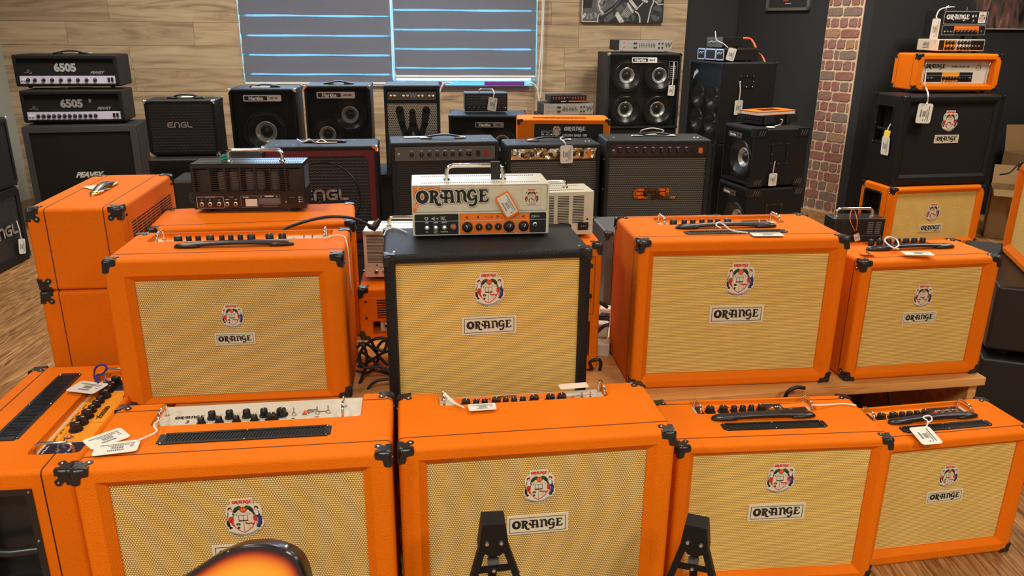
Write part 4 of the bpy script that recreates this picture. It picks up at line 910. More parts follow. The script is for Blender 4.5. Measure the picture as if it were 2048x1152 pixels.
corners(T_, P, .034); g = MB(); s = MB(); g.box(-P.w/2+.012, P.w/2-.012, -.003, .001, .075, .158, ORG)
for r in range(8): s.box(-P.w/2+.062, P.w/2-.062, -.0036, -.0028, .083 + r*.009, .0875 + r*.009, DRK)
bp = link('back_panel', g.mesh('panel'), T_); k = link('slot', s.mesh('slot'), bp); k['kind'] = 'stuff'
g = MB()
for x in (-P.w/2+.024, P.w/2-.024):
    for z in (.085, .145): g.cyl((x, -.003, z), (x, -.005, z), .0045, .0045, PLS, 10)
link('screw', g.mesh('screw'), T_); g = MB(); g.box(-P.w/2+.07, P.w/2-.07, .02, .05, .024, .068, CRM); ch = link('chassis', g.mesh('chassis'), T_); link('jack_socket', jack_mesh('y', 1.6), ch, (-P.w/2+.09, .02, .045))
# ------------------------------------------------------------------ amplifier heads on the second row
def feet(t, P, r=.010, h=.008, inx=.04, iny=.03):
    for sx in (-1, 1):
        for y in (iny, P.d-iny): g = MB(); g.cyl((0, 0, -h), (0, 0, 0), r*.85, r, RUB, 12); link('rubber_foot', cached(('ft', r, h), lambda: g.mesh('foot', 40)), t, (sx*(P.w/2-inx), y, 0))
def bar_handle(t, x0, x1, y, z, h, r=.0058, mt=None, name='handle'):
    g = MB(); mt = mt or CHR; c = h*.5
    g.tube([(x0, y, z), (x0, y, z+h-c), (x0+c*.12, y, z+h-c*.45), (x0+c*.45, y, z+h-c*.12), (x0+c, y, z+h), (x1-c, y, z+h), (x1-c*.45, y, z+h-c*.12), (x1-c*.12, y, z+h-c*.45), (x1, y, z+h-c), (x1, y, z)], r, mt, 10)
    for x in (x0, x1): g.cyl((x, y, z), (x, y, z+.005), r*1.7, r*1.5, mt, 12)
    return link(name, g.mesh('handle', 60), t)
def slots_top(t, P, rows, n, sx, sy, name='vent_slot', xm=.03):
    g = MB()
    for y in rows:
        for i in range(n): x = -P.w/2 + xm + (P.w-2*xm)*i/(n-1); g.box(x-sx/2, x+sx/2, y-sy/2, y+sy/2, P.h-.001, P.h+.0003, DRK)
    k = link(name, g.mesh(name), t); k['kind'] = 'stuff'; return k
def box_body(t, P, mt, bev=.003, name='case', seg=2): return link(name, carve(name, bev_cube(-P.w/2, P.w/2, 0, P.d, 0, P.h, bev, seg), [], mt), t)
P = BX['N']; N_ = at_box('amplifier_head', 'cream amplifier head with orange knob panel and swing tag, on the black cabinet', 'amplifier head', P)
box_body(N_, P, CRM); feet(N_, P); slots_top(N_, P, (.028, .128), 54, .0032, .009)
bar_handle(N_, -.092, .068, .072, P.h, .040)
g = MB(); hx = .046; g.box(hx-.0135, hx+.0135, .064, .080, P.h+.030, P.h+.050, RUB); g.box(hx-.013, hx+.013, .062, .065, P.h+.001, P.h+.047, RUB); link('velcro_wrap', g.mesh('wrap'), N_)
fx = lambda px: (px-1055)*.000211
fz = lambda px, py: (940 - py - (px-185)*.031)*.000199
g = MB(); outline(g, rounded(-.187, .184, .068, .1405, .004, 4), .0005, BKP, -.0004)
for a, b_, m in ((-.184, -.064, BKP), (-.060, .096, ORP), (.099, .136, ORP), (.136, .182, BKP)):
    g.poly(rounded(a, b_, .0045, .0615, .003 if m is BKP else .002, 3), m, -.0004); outline(g, rounded(a, b_, .0045, .0615, .003, 3), .0005, BKP, -.0005)
g.poly([(-.186, .0412), (.186, .0412), (.186, .0422), (-.186, .0422)], CRM, -.0007)
# sunburst flourish in the corner
g.poly([(-.186, .069), (-.180, .069), (-.168, .092), (-.150, .115), (-.128, .124), (-.112, .122), (-.112, .138), (-.186, .138)], ORP, -.0004)
for a in range(7):
    t_ = R_(14 + a*13); g.brush([(-.186 + .012*cos(t_), .069 + .012*sin(t_)*1.0, .0007), (-.186 + .078*cos(t_), .069 + .072*sin(t_), .0016)], CRM, -.0006)
g.brush([(-.184, .098, .003), (-.172, .112, .0035), (-.15, .127, .003), (-.12, .133, .002)], CRM, -.0007)
fp = link('front_panel', g.mesh('front_panel'), N_)
link('lettering', logo(.200, BKP, CRM, .075), fp, (-.078, -.0010, .1075)); link('lettering', letters('BR', .011, BKP), fp, (.046, -.0008, .105))
g = MB(); g.poly([(-.025, -.024), (.025, -.024), (.025, .024), (-.025, .024)], IVO, -.0008, 0); outline(g, [(-.025, -.024), (.025, -.024), (.025, .024), (-.025, .024)], .0003, GOLD, -.001)
cb = link('crest_plate', g.mesh('crest_plate'), N_, (.1405, 0, .106)); link('crest', crest(.040), cb, (0, 0, 0))
for x, r in ((-.039, .0118), (-.0065, .0078), (.021, .0078), (.0475, .0078), (.078, .0125), (.119, .0118)):
    link('knob', knob_mesh(r, .014, ax='y'), N_, (x, -.0006, .0235), (0, (x*50 % 1) - .5, 0))
    q = MB()
    for k in range(11): a = R_(-50 + 28*k); q.poly([(r*1.35*cos(a) - .0005*sin(a), r*1.35*sin(a) + .0005*cos(a)), (r*1.35*cos(a) + .0005*sin(a), r*1.35*sin(a) - .0005*cos(a)), (r*1.6*cos(a), r*1.6*sin(a))], BKP, -.0009)
    link('print', q.mesh('print'), fp, (x, 0, .0235))
for x, up, dn in ((-.151, 'OFF', 'ON'), (-.127, 'HALF', 'STBY\nFULL'), (-.103, 'DIRTY', 'NATURAL')):
    link('toggle_switch', toggle_mesh('y', 1.25), N_, (x, -.0006, .0245)); scribble(up, .0052, WHP, fp, x, -.0009, .0380, bold=.00012); scribble(dn, .0045, WHP, fp, x, -.0009, .0115, bold=.0001)
link('pilot_light', jewel_mesh('y', 1.15), N_, (-.078, -.0006, .0245)); link('jack_socket', jack_mesh('y', 1.0), N_, (.151, -.0006, .0275))
g = MB()
def ic(m, *p, r=.0006): g.brush([(x, z, r) for x, z in p], m, -.0009, n=5)
ic(WHP, (-.156, .053), (-.148, .053), (-.148, .049), (-.152, .045), (-.156, .049), (-.156, .053), r=.0008); ic(WHP, (-.137, .050), (-.129, .054), r=.0007); ic(WHP, (-.137, .049), (-.129, .045), r=.0007); ic(WHP, (-.139, .0495), (-.128, .0495)); ic(WHP, (-.125, .0495), (-.119, .0515)); ic(WHP, (-.125, .0495), (-.119, .0475))
ic(WHP, (-.112, .050), (-.112, .054), (-.108, .054), (-.108, .050), (-.104, .050), (-.104, .054), (-.100, .054)); ic(WHP, (-.112, .046), (-.109, .049), (-.106, .045), (-.103, .049), (-.099, .045))
for x in (-.04, .119): ic(BKP, (x-.004, .052), (x+.003, .055)); ic(BKP, (x-.004, .051), (x+.003, .0475)); ic(BKP, (x-.004, .0515), (x+.003, .0515))
ic(BKP, (-.010, .047), (-.008, .055), (-.011, .052), (-.006, .049), r=.0009); ic(BKP, (.010, .051), (.014, .054)); ic(BKP, (.016, .051), (.024, .051)); ic(BKP, (.027, .054), (.031, .051), (.027, .048)); ic(BKP, (.042, .053), (.046, .055), (.048, .052), (.043, .047), r=.0009); ic(BKP, (.052, .052), (.053, .049)); ic(BKP, (.074, .054), (.082, .048), r=.001)
ic(WHP, (.142, .0535), (.150, .0535), (.150, .0485), (.142, .0485), (.142, .0535), r=.0006); ic(WHP, (.151, .051), (.163, .051), r=.0008)
link('print', g.mesh('print'), fp)
for k in (-1, 1): link('guard_bar', guard_mesh(.05, .016, .002), F, (.13 if k > 0 else -.19, .21, BX['F'].h))
# rear of cream heads
def cream_rear(name, label, P, cols, rows, extras):
    t = at_box(name, label, 'amplifier head', P); box_body(t, P, CRM); feet(t, P); slots_top(t, P, (.026, P.d-.03), 50, .0032, .009)
    s = MB()
    for (x0, x1) in cols:
        for r in range(rows): z = P.h - .014 - r*.0052; s.box(x0, x1, -.0006, .001, z-.0026, z, DRK)
    k = link('slot', s.mesh('slot'), t); k['kind'] = 'stuff'
    for e in extras:
        if e[0] == 'jack': link('jack_socket', jack_mesh('y', 1.3), t, (e[1], -.0003, e[2])); 
        if e[0] == 'iec': g = MB(); g.box(-.017, .017, -.003, 0, -.012, .012, PLS); g.box(-.013, .013, -.0034, -.003, -.008, .008, DRK); [g.box(x-.001, x+.001, -.0038, -.0034, -.002, .003, STL) for x in (-.006, 0, .006)]; link('power_inlet', g.mesh('inlet'), t, (e[1], 0, e[2]))
        if e[0] == 'dot': g = MB(); g.cyl((e[1], 0, e[2]), (e[1], -.002, e[2]), .003, .003, BKP, 10); link('screw', g.mesh('screw'), t)
        if e[0] == 'line': g = MB(); g.poly([(e[1], e[3]), (e[2], e[3]), (e[2], e[3]+.0008), (e[1], e[3]+.0008)], GRP, -.0006); link('print', g.mesh('print'), t)
        if e[0] == 'txt': scribble(e[1], e[2], BKP, t, e[3], -.0007, e[4])
    return t
P = BX['O']; O_ = cream_rear('amplifier_head', 'cream amplifier head seen from behind, right of the cream head with the swing tag', P, ((-.17, -.14), (-.03, -.005), (.02, .056), (.068, .104), (.116, .152)), 17, (('iec', .151, .028), ('dot', .164, .050), ('txt', 'VOLTS', .004, .173, .03), ('line', .05, .176, .048)))
bar_handle(O_, -.05, .105, .06, P.h, .020)
P = BX['S']; S_ = cream_rear('amplifier_head', 'cream amplifier head seen from behind, standing left of the black cabinet', P, ((-.178, -.118), (-.108, -.048), (-.038, .022)), 20, (('dot', -.145, .045), ('line', -.184, .18, .040), ('jack', -.148, .020), ('jack', -.118, .020), ('jack', -.09, .02), ('txt', 'SPEAKERS', .006, -.125, .036), ('iec', .12, .02)))
bar_handle(S_, -.105, .05, .07, P.h, .032)
# black tube head seen from behind
P = BX['M']; M_ = at_box('amplifier_head', 'black tube amplifier head seen from behind on orange combo, green cord on its handle', 'amplifier head', P)
MTB = mat('satin_black_metal', (.016, .015, .015, 1), .28, spec=.6); TOPB = MTB
g = MB(); w = P.w/2; g.box(-w, w, 0, .002, 0, .062, MTB); g.box(-w, w, 0, .002, .146, P.h, MTB); g.box(-w, -w+.010, 0, .002, .062, .146, MTB); g.box(w-.012, w, 0, .002, .062, .146, MTB)
g.box(-w, w, P.d-.002, P.d, 0, P.h, MTB); g.box(-w, -w+.002, 0, P.d, 0, P.h, MTB); g.box(w-.002, w, 0, P.d, 0, P.h, MTB); g.box(-w, w, 0, P.d, 0, .002, MTB); g.box(-w, w, 0, P.d, P.h-.002, P.h, TOPB); g.box(-w, w, .002, P.d-.002, .060, .062, MTB)
link('case', g.mesh('case'), M_)
g = MB(); xs = [-w+.010 + (2*w-.022)*i/7 for i in range(8)]
for x in xs[1:-1]: g.box(x-.003, x+.003, -.0004, .0016, .062, .146, MTB)
for r in range(12): z = .062 + .084*r/11; g.box(-w+.008, w-.010, 0, .0014, z-.0019, z+.0019, MTB)
gr = link('tube_guard', g.mesh('guard'), M_)
g = MB(); XF = mat('transformer_grey', (.22, .21, .19, 1), .4, .5)
for x in (-.160, .158): g = MB(); g.box(x-.022, x+.022, .03, .09, .062, .062+.07, XF); link('transformer', g.mesh('transformer'), M_)
TG = mat('tube_glass', (.55, .5, .42, 1), .08, coat=1)
for x in (-.10, -.058, -.004, .035, .085):
    g = MB(); g.turn([(.013, 0), (.014, .01), (.0145, .05), (.012, .064), (.004, .070)], TG, 12); link('valve', g.mesh('valve', 60), M_, (x, .045, .062))
s = MB()
for y in (.03, .095):
    for i in range(46): x = -w + .014 + (2*w-.028)*i/45; s.box(x-.0016, x+.0016, y-.010, y+.010, P.h-.001, P.h+.0003, DRK)
for r in range(11):
    for c in range(5): s.box(w-.0005, w+.0003, .014 + c*.020, .026 + c*.020, .068 + r*.0072, .0715 + r*.0072, STL)
k = link('vent_slot', s.mesh('slots'), M_); k['kind'] = 'stuff'
feet(M_, P, .011, .013, .045, .02); bar_handle(M_, -.074, .112, .060, P.h, .038, .0072)
g = MB(); outline(g, rounded(-.182, -.090, .004, .044, .004, 3), .0005, WHP, -.0004); outline(g, rounded(-.031, .026, .006, .046, .002, 2), .0004, GRP, -.0004); g.poly([(-.016, .009), (.024, .009), (.024, .035), (-.016, .035)], PAP, -.0004); outline(g, rounded(.030, .104, .016, .048, .002, 2), .0004, GRP, -.0004)
for r in range(7): g.poly([(.032, .019 + r*.0028), (.102, .019 + r*.0028), (.102, .0203 + r*.0028), (.032, .0203 + r*.0028)], GRP, -.0005)
g.poly([(.036, .041), (.042, .041), (.039, .046)], WHP, -.0005); g.poly([(.090, .041), (.096, .041), (.093, .046)], WHP, -.0005); g.poly([(.052, .042), (.082, .042), (.082, .046), (.052, .046)], WHP, -.0005); outline(g, rounded(.046, .092, .006, .013, .002, 2), .0004, GRP, -.0004)
for zz in (.022, .030, .038): g.poly([(.169, zz), (.173, zz), (.173, zz+.004), (.169, zz+.004)], WHP, -.0005); g.poly([(.175, zz+.001), (.184, zz+.001), (.184, zz+.003), (.175, zz+.003)], GRP, -.0005)
pp = link('print', g.mesh('print'), M_)
for tx, s_, x, z in (('SPEAKER OUTPUTS', .004, -.136, .0435), ('8Ω', .0038, -.166, .033), ('8Ω', .0038, -.138, .033), ('16Ω', .0038, -.107, .033), ('RETURN', .0035, -.078, .034), ('SEND', .0035, -.048, .034), ('FX LOOP', .0032, -.063, .043), ('orange', .0072, -.014, .042), ('CE', .006, .124, .023)): scribble(tx, s_, WHP, pp, x, -.0006, z, bold=.0001)
for x in (-.166, -.138, -.107, -.079, -.050): link('jack_socket', jack_mesh('y', 1.15), M_, (x, -.0003, .018))
g = MB(); g.box(.130, .163, -.003, 0, .022, .048, PLS); g.box(.134, .159, -.0034, -.003, .034, .046, DRK); [g.box(x-.001, x+.001, -.004, -.0034, .038, .042, STL) for x in (.140, .1465, .153)]; link('power_inlet', g.mesh('inlet'), M_)
rr = random.Random(2); pts = [(-.074 + .016*cos(i*1.9)*rr.uniform(.5, 1.1) - .012, .060 + .010*sin(i*2.3), P.h + .012 + .010*sin(i*1.3)) for i in range(22)]
g = MB(); g.tube(smooth_path([(-.150, .03, P.h+.002), (-.120, .04, P.h+.003), (-.09, .05, P.h+.008)] + pts + [(-.066, .055, P.h+.004)], 4), .0013, CGR, 5); o = link('green_cord', g.mesh('cord', 60)); o.matrix_world = Matrix.Translation((P.x, P.y, P.z)) @ Matrix.Rotation(P.yaw, 4, 'Z'); o['label'] = 'tangle of thin green cord tied at the chrome handle of the black tube head'; o['category'] = 'cord'
# grey amplifier behind the largest orange combo, hidden supports
P = BX['U']; U_ = at_box('combo_amplifier', 'grey-topped black amplifier standing on the table behind the largest orange combo', 'amplifier', P)
link('body', carve('body', bev_cube(-P.w/2, P.w/2, 0, P.d, 0, P.h, .008), [], GRYT), U_); corners(U_, P, .028, lobe=False)
strap(U_, -.16, .10, .15, P.h, mt=PLS)
g = MB(); g.box(-P.w/2+.03, P.w/2-.03, -.003, .0, .03, P.h-.04, CLOD); link('grille_cloth', g.mesh('grille'), U_)
# ------------------------------------------------------------------ generic dark gear
def engl_mb(mt, r=.115, y=0.):
    g = MB(); 
    for s in (((1.0, .9), (.38, .9), (.18, .82), (.12, .66), (.12, .34), (.18, .18), (.38, .1), (1.0, .1)), ((.2, .5), (.88, .5)), ((1.32, .05), (1.32, .72), (1.42, .87), (1.6, .92), (1.85, .92), (2.05, .85), (2.15, .7), (2.15, .05)),
              ((3.3, .9), (2.78, .9), (2.58, .82), (2.5, .64), (2.5, .36), (2.58, .18), (2.78, .1), (3.3, .1), (3.3, .5), (2.95, .5)), ((3.66, .95), (3.66, .36), (3.72, .18), (3.9, .1), (4.35, .1))):
        g.brush([(x, z, r) for x, z in s], mt, y)
    return g
def engl(width, mt, rim=None, two=None):
    def mk():
        s = width/4.6; g = MB(); M = Matrix.Translation((-2.23*s, 0, -.5*s)) @ Matrix.Scale(s, 4)
        if rim: g.put(engl_mb(rim, .17), M)
        g.put(engl_mb(mt), Matrix.Translation((0, -.002, 0)) @ M); return g.mesh('badge')
    return cached(('en', width, mt.name, rim and rim.name), mk)
def speaker(t, x, z, R, y=.02, cone=ALU, cap=None):
    g = MB(); g.turn([(R, 0), (R*.98, .004), (R*.93, .004), (R*.90, -.002), (R*.84, .004), (R*.80, -.002), (R*.50, -.022)], PLS, 28, (x, y, z), 'y', cap=False)
    s = link('speaker', g.mesh('speaker', 50), t); g = MB(); g.turn([(R*.50, -.022), (R*.47, -.020), (R*.29, -.045)], cone, 28, (x, y, z), 'y', cap=False); link('cone', g.mesh('cone', 50), s)
    g = MB(); g.turn([(R*.29, -.044), (R*.22, -.030), (R*.10, -.024), (R*.01, -.023)], cap or PLS, 24, (x, y, z), 'y', cap=False); link('dust_cap', g.mesh('dust_cap', 60), s); return s
def hbadge(t, x, z, w, h, model, y=-.004, sv=None):
    g = MB(); g.poly(rounded(-w/2, w/2, -h/2, h/2, h*.18, 3), sv or STL, -.004, 0); g.poly(rounded(-w*.47, w*.13, -h*.33, h*.33, h*.12, 3), BKP, -.0045)
    o = link('badge', g.mesh('badge'), t, (x, y, z)); k = letters('Hartke', h*.74, WHP, bold=h*.03, space=1.08); link('lettering', k, o, (-w*.17, -.005, -h*.02)); link('lettering', letters(model, h*.42, BKP, bold=h*.02), o, (w*.30, -.0047, 0)); return o
def cabinet(name, label, P, tol=BLK, bev=.010, cut=None, cat='amplifier', cap=None, capa=.03, lobe=False, grp=None, extra=()):
    t = at_box(name, label, cat, P, grp); link('body', carve('body', bev_cube(-P.w/2, P.w/2, 0, P.d, 0, P.h, bev, 3), ([frustum(*cut)] if cut else []) + [bev_cube(*e, .006, 1) for e in extra], tol), t)
    if cap: corners(t, P, capa, cap, lobe)
    return t
def rect_cut(P, b, bt=None, bb=None, dep=.015): 
    bt = b if bt is None else bt; bb = b if bb is None else bb; x = P.w/2 - b; return (-x, x, bb, P.h-bt, -.004, -x, x, bb, P.h-bt, dep*.5, dep)
def sheet(t, x0, x1, z0, z1, y, mt, name='grille', th=.002):
    g = MB()
    if mt in (PFT, PFB, PFS): g.poly([(x0, z0), (x1, z0), (x1, z1), (x0, z1)], mt, y)
    else: g.box(x0, x1, y, y+th, z0, z1, mt)
    return link(name, g.mesh(name), t)
def knobrow(o, xs, z, r, h, mt=None, y=-.001, fl=True):
    for x in xs: link('knob', knob_mesh(r, h, mt, 'y', flute=fl), o, (x, y, z), (0, (x*91 % 1.6) - .8, 0))
# left stack: two heads on a 4x12
P = BX['P1']; t = cabinet('speaker_cabinet', 'tall black 4x12 cabinet with grey-edged frame under the two silver-strip heads', P, BLK2, .012, None, 'speaker cabinet')
link('grille_cloth', slab(-P.w/2+.045, P.w/2-.045, -.006, .004, .045, P.h-.045, .002, CLOG, 'grille', 1), t)
GRF = mat('grey_edge_frame', (.055, .055, .058, 1), .45)
g = MB(); w = P.w/2
for a, b_, c, d in ((-w+.004, w-.004, P.h-.045, P.h-.004), (-w+.004, w-.004, .004, .045), (-w+.004, -w+.045, .045, P.h-.045), (w-.045, w-.004, .045, P.h-.045)): g.box(a, b_, -.012, .004, c, d, GRF)
link('front_frame', g.mesh('frame'), t); link('badge', letters('PEAVEY', .054, WHP, bold=.0024, shear=.45, space=.92), t, (.010, -.010, P.h*.53))
for key, lab, tx, n, kx in (('P2', 'black head with silver control strip, lower of the two on the tall cabinet', '6505', 12, None), ('P3', 'black head with silver control strip, topmost on the left stack', '6505', 8, None)):
    P = BX[key]; t = cabinet('amplifier_head', lab, P, BLK, .012, rect_cut(P, .028, .026, .018, .02), 'amplifier head')
    sheet(t, -P.w/2+.028, P.w/2-.028, .075, P.h-.026, .016, CLOG, 'grille_cloth'); feet(t, P, .016, .014, .07, .06)
    sp = sheet(t, -P.w/2+.030, P.w/2-.030, .020, .074, .008, PEAV, 'control_panel', .01)
    x0 = -P.w/2 + .10 + (0 if n == 12 else .03); xs = [x0 + (P.w-.30)*i/(n-1) for i in range(n)]
    knobrow(sp, xs + ([-P.w/2+.085] if n == 8 else []), .046, .0105, .018, y=.007)
    g = MB()
    for x in (P.w/2-.075, P.w/2-.052): g.box(x-.008, x+.008, .003, .008, .034, .062, PLS)
    link('rocker_switch', g.mesh('switch'), sp); g = MB()
    for x in (-P.w/2+.045, -P.w/2+.065): g.cyl((x, .008, .046), (x, .004, .046), .007, .007, WHP, 10)
    link('jack_socket', g.mesh('jacks'), sp)
    link('lettering', letters(tx, .075, GRP if n == 12 else mat('print_silver', (.42, .42, .43, 1), .4), bold=.004), t, (-.01, .0135, .130))
    if n == 12: link('lettering', letters('II', .035, GRP, bold=.001), t, (.115, .0135, .150))
    link('lettering', letters('PEAVEY', .026, GRP, bold=.001, shear=.5), t, (.20, .0135, .096))
    g = MB(); g.brush([(-.29, .095, .0014), (-.262, .100, .0014), (-.250, .112, .0014), (-.262, .118, .0014), (-.27, .108, .0014), (-.255, .092, .0014), (-.24, .088, .0014), (-.245, .098, .0014), (-.235, .102, .0014)], GRP, .0135); link('lettering', g.mesh('flourish'), t)
    strap(t, -.12, .12, .14, P.h, hw=.012, arch=.016 if key == 'P3' else .002)
# left dark cabinets facing into the room
P = BX['LE1']; t = cabinet('speaker_cabinet', 'black cabinet with chrome badge on the floor by the left wall, facing into the room', P, BLK, .012, rect_cut(P, .05, .05, .06, .016), 'speaker cabinet')
sheet(t, -P.w/2+.05, P.w/2-.05, .06, P.h-.05, .006, CLOX); link('badge', engl(.30, BCH, BKP), t, (.095, -.002, P.h*.48)); corners(t, P, .03, STL, False)
P = BX['LE2']; t = cabinet('speaker_cabinet', 'plain black cabinet stacked on the badge-fronted cabinet by the left wall', P, BLK, .012, rect_cut(P, .03, .03, .03, .008), 'speaker cabinet')
sheet(t, -P.w/2+.03, P.w/2-.03, .03, P.h-.03, .006, CLOG, 'grille_cloth'); corners(t, P, .026, STL, False)
# small combo on a black cabinet
P = BX['b6']; t = cabinet('speaker_cabinet', 'black cabinet on the floor beneath the small black combo near the plank wall', P, BLK, .012, None, 'speaker cabinet')
sheet(t, -P.w/2+.03, P.w/2-.03, .03, P.h-.05, -.004, CLOG, 'grille_cloth', .005); strap(t, .02, .20, -.002+.012, P.h-.09, mt=PLS); 
P = BX['b5']; t = cabinet('combo_amplifier', 'small black combo with diamond mesh grille and chrome badge, nearest the left stack', P, BLK, .010, rect_cut(P, .022, .020, .02, .012), cap=CHR, capa=.022)
sheet(t, -P.w/2+.022, P.w/2-.022, .02, P.h-.020, .006, CLON); link('badge', engl(.16, BCH, BKP), t, (-.01, -.001, P.h*.56)); strap(t, -.10, .13, .12, P.h, arch=.02); speaker(t, 0, P.h*.4, .12, .03)
P = BX['b6b']; t = cabinet('amplifier_head', 'low dark amplifier with grey badge letters, half hidden behind the tube head', P, BLK2, .008, None, 'amplifier head')
sheet(t, -P.w/2+.01, P.w/2-.01, .012, P.h-.02, -.003, PLS, 'front_panel', .004); g = MB(); g.box(-P.w/2, P.w/2, -.006, .0, P.h-.018, P.h-.006, GRYF); link('trim', g.mesh('trim'), t); link('badge', engl(.30, GRYF), t, (.0, -.004, P.h*.70))
# risers
for nm, lab, x0, y0, w_, d_, h_, yw in (('amp_riser', 'long low black riser under the row of open-backed combos', -.42, 4.24, 3.15, .56, .27, 7), ('amp_riser', 'black riser under the row of bass amplifiers along the plank wall', -.80, 5.53, 2.25, .45, .45, 6.5)):
    P = Box(x0, y0, yw, w_, d_, h_, 0); t = at_box(nm, lab, 'riser', P); link('deck', slab(-w_/2, w_/2, 0, d_, h_-.03, h_, .002, BLK2, 'deck', 1), t)
    for sx in (-1, 0, 1): link('support', slab(sx*(w_/2-.03)-.02, sx*(w_/2-.03)+.02, .02, d_-.02, 0, h_-.03, .001, BLK2, 'support', 1), t)
    link('front_panel', slab(-w_/2+.01, w_/2-.01, .01, .02, 0, h_-.03, .001, BLK2, 'panel', 1), t)
# maroon combo
P = BX['RD']; t = cabinet('combo_amplifier', 'wide combo with maroon-bordered mesh front and chrome corners, behind the tube head', P, BLK, .012, rect_cut(P, .020, .022, .02, .010), cap=CHR, capa=.030)
x, z0, z1 = P.w/2-.020, .02, P.h-.022; g = MB(); out = rounded(-x, x, z0, z1, .004, 6); inn = rounded(-x+.034, x-.034, z0+.034, z1-.034, .035, 6); n = len(out)
g.add([(a, .004, b_) for a, b_ in out] + [(a, .002, b_) for a, b_ in inn] + [(a, .010, b_) for a, b_ in inn], [(i, (i+1) % n, n+(i+1) % n, n+i) for i in range(n)] + [(n+i, n+(i+1) % n, 2*n+(i+1) % n, 2*n+i) for i in range(n)], RDT); link('front_border', g.mesh('border'), t)
sheet(t, -x+.01, x-.01, z0+.01, z1-.01, .009, CLON, th=.001); link('badge', engl(.27, BCH, BKP), t, (.01, .001, P.h*.51)); strap(t, -.11, .13, .15, P.h, mt=PLS)
for y in (.06, .24): 
    for xx in (-.24, -.15, .17): g = MB(); g.cyl((xx, y, P.h), (xx, y, P.h+.003), .006, .004, STL, 8); link('screw', g.mesh('screw'), t)
g = MB(); g.turn([(.20, 0), (.205, .004), (.21, 0)], PLS, 40, (.0, .008, P.h*.47), 'y', cap=False); link('speaker_ring', g.mesh('ring', 40), t)
# three big combos
def tube_combo(key, lab, pan, gr, ph, rocker, kn, gx=.022, bad=None, jackc=STL, pz=.05):
    P = BX[key]; w = P.w/2; t = at_box('combo_amplifier', lab, 'amplifier', P)
    # side cheeks slope back at the top
    bm = bev_cube(-w, w, 0, P.d, 0, P.h, .012, 3); link('body', carve('body', bm, [bev_cube(-w+gx, w-gx, -.02, .016, .02, P.h-.022, .002, 1)], BLK2), t)
    o = link('control_panel', slab(-w+gx+.001, w-gx-.001, .002, .016, P.h-.024-ph, P.h-.024, .001, pan, 'panel', 1), t)
    zc = P.h-.024-ph*.55; knobrow(o, kn, zc, .0095, .016, y=.002); link('jack_socket', jack_mesh('y', 1.2), o, (-w+gx+.022, .002, zc))
    for i, (x, m) in enumerate(rocker): g = MB(); g.box(x-.011, x+.011, -.003, .002, zc-.014, zc+.016, m); link('rocker_switch', g.mesh('rocker'), o)
    q = MB(); 
    for x in kn: q.box(x-.008, x+.008, .0014, .002, zc+.0185, zc+.0215, WHP)
    link('print', q.mesh('print'), o)
    g = MB(); g.box(-w+gx, w-gx, .004, .014, P.h-.032-ph, P.h-.025-ph, PLS); link('trim', g.mesh('trim'), t)
    sheet(t, -w+gx+.001, w-gx-.001, .022, P.h-.033-ph, .008, gr, 'grille', .004)
    for sx in (-1, 1):
        for z in (.12, P.h*.5, P.h*.8): g = MB(); g.cyl((sx*w, .05, z), (sx*(w+.002), .05, z), .004, .003, STL, 8); link('screw', g.mesh('screw'), t)
    for sx in (-.8, .75, .82): g = MB(); g.cyl((sx*w, .10, P.h), (sx*w, .10, P.h+.003), .006, .004, STL, 8); link('screw', g.mesh('screw'), t)
    strap(t, -.13, .13, .14, P.h, arch=.016, cap=STL); return t, P
t, P = tube_combo('b11', 'black combo with dark grey control strip and red rocker switch', GRYF, CLOX, .080, ((.185, PLS), (.232, REDL)), [-.19 + .0] + [-.135 + .044*i for i in range(7)] + [.145-.005])
t, P = tube_combo('b12', 'black combo with crumpled chrome control strip, price tag hanging over it', mat('mirror_strip', (.75, .70, .58, 1), .18, 1., bump=('vor', 22, 1., .02)), CLOB, .062, ((.16, PLS), (.205, ORL)), [-.185, -.13, -.075, -.02, .035, .115])
link('badge', engl(.16, BCH, BKP), t, (.03, .004, P.h*.52))
t, P = tube_combo('b13', 'black combo with basket-weave grille and large orange-outlined badge', mat('violet_strip', (.05, .045, .055, 1), .25, .5), CLOB, .068, ((.205, PLS), (.242, ORL)), [-.225 + .048*i for i in range(9)])
s = .25/4.6; g = MB(); Mx = Matrix.Translation((-2.23*s, 0, -.5*s)) @ Matrix.Scale(s, 4); g.put(engl_mb(BKP, .20), Mx); g.put(engl_mb(ORL, .15), Matrix.Translation((0, -.002, 0)) @ Mx)
for st_ in (((1.30, .3), (1.32, .72), (1.42, .87), (1.6, .92), (1.85, .92), (2.05, .85), (2.15, .7), (2.15, .05)), ((2.6, .9), (2.5, .64), (2.5, .36), (2.58, .18), (2.78, .1), (3.3, .1)), ((3.66, .5), (3.72, .18), (3.9, .1), (4.35, .1))): g.put(MB().brush([(a, b_, .16) for a, b_ in st_], CHR), Matrix.Translation((0, -.004, 0)) @ Mx)
link('badge', g.mesh('badge'), t, (-.01, .002, P.h*.47))
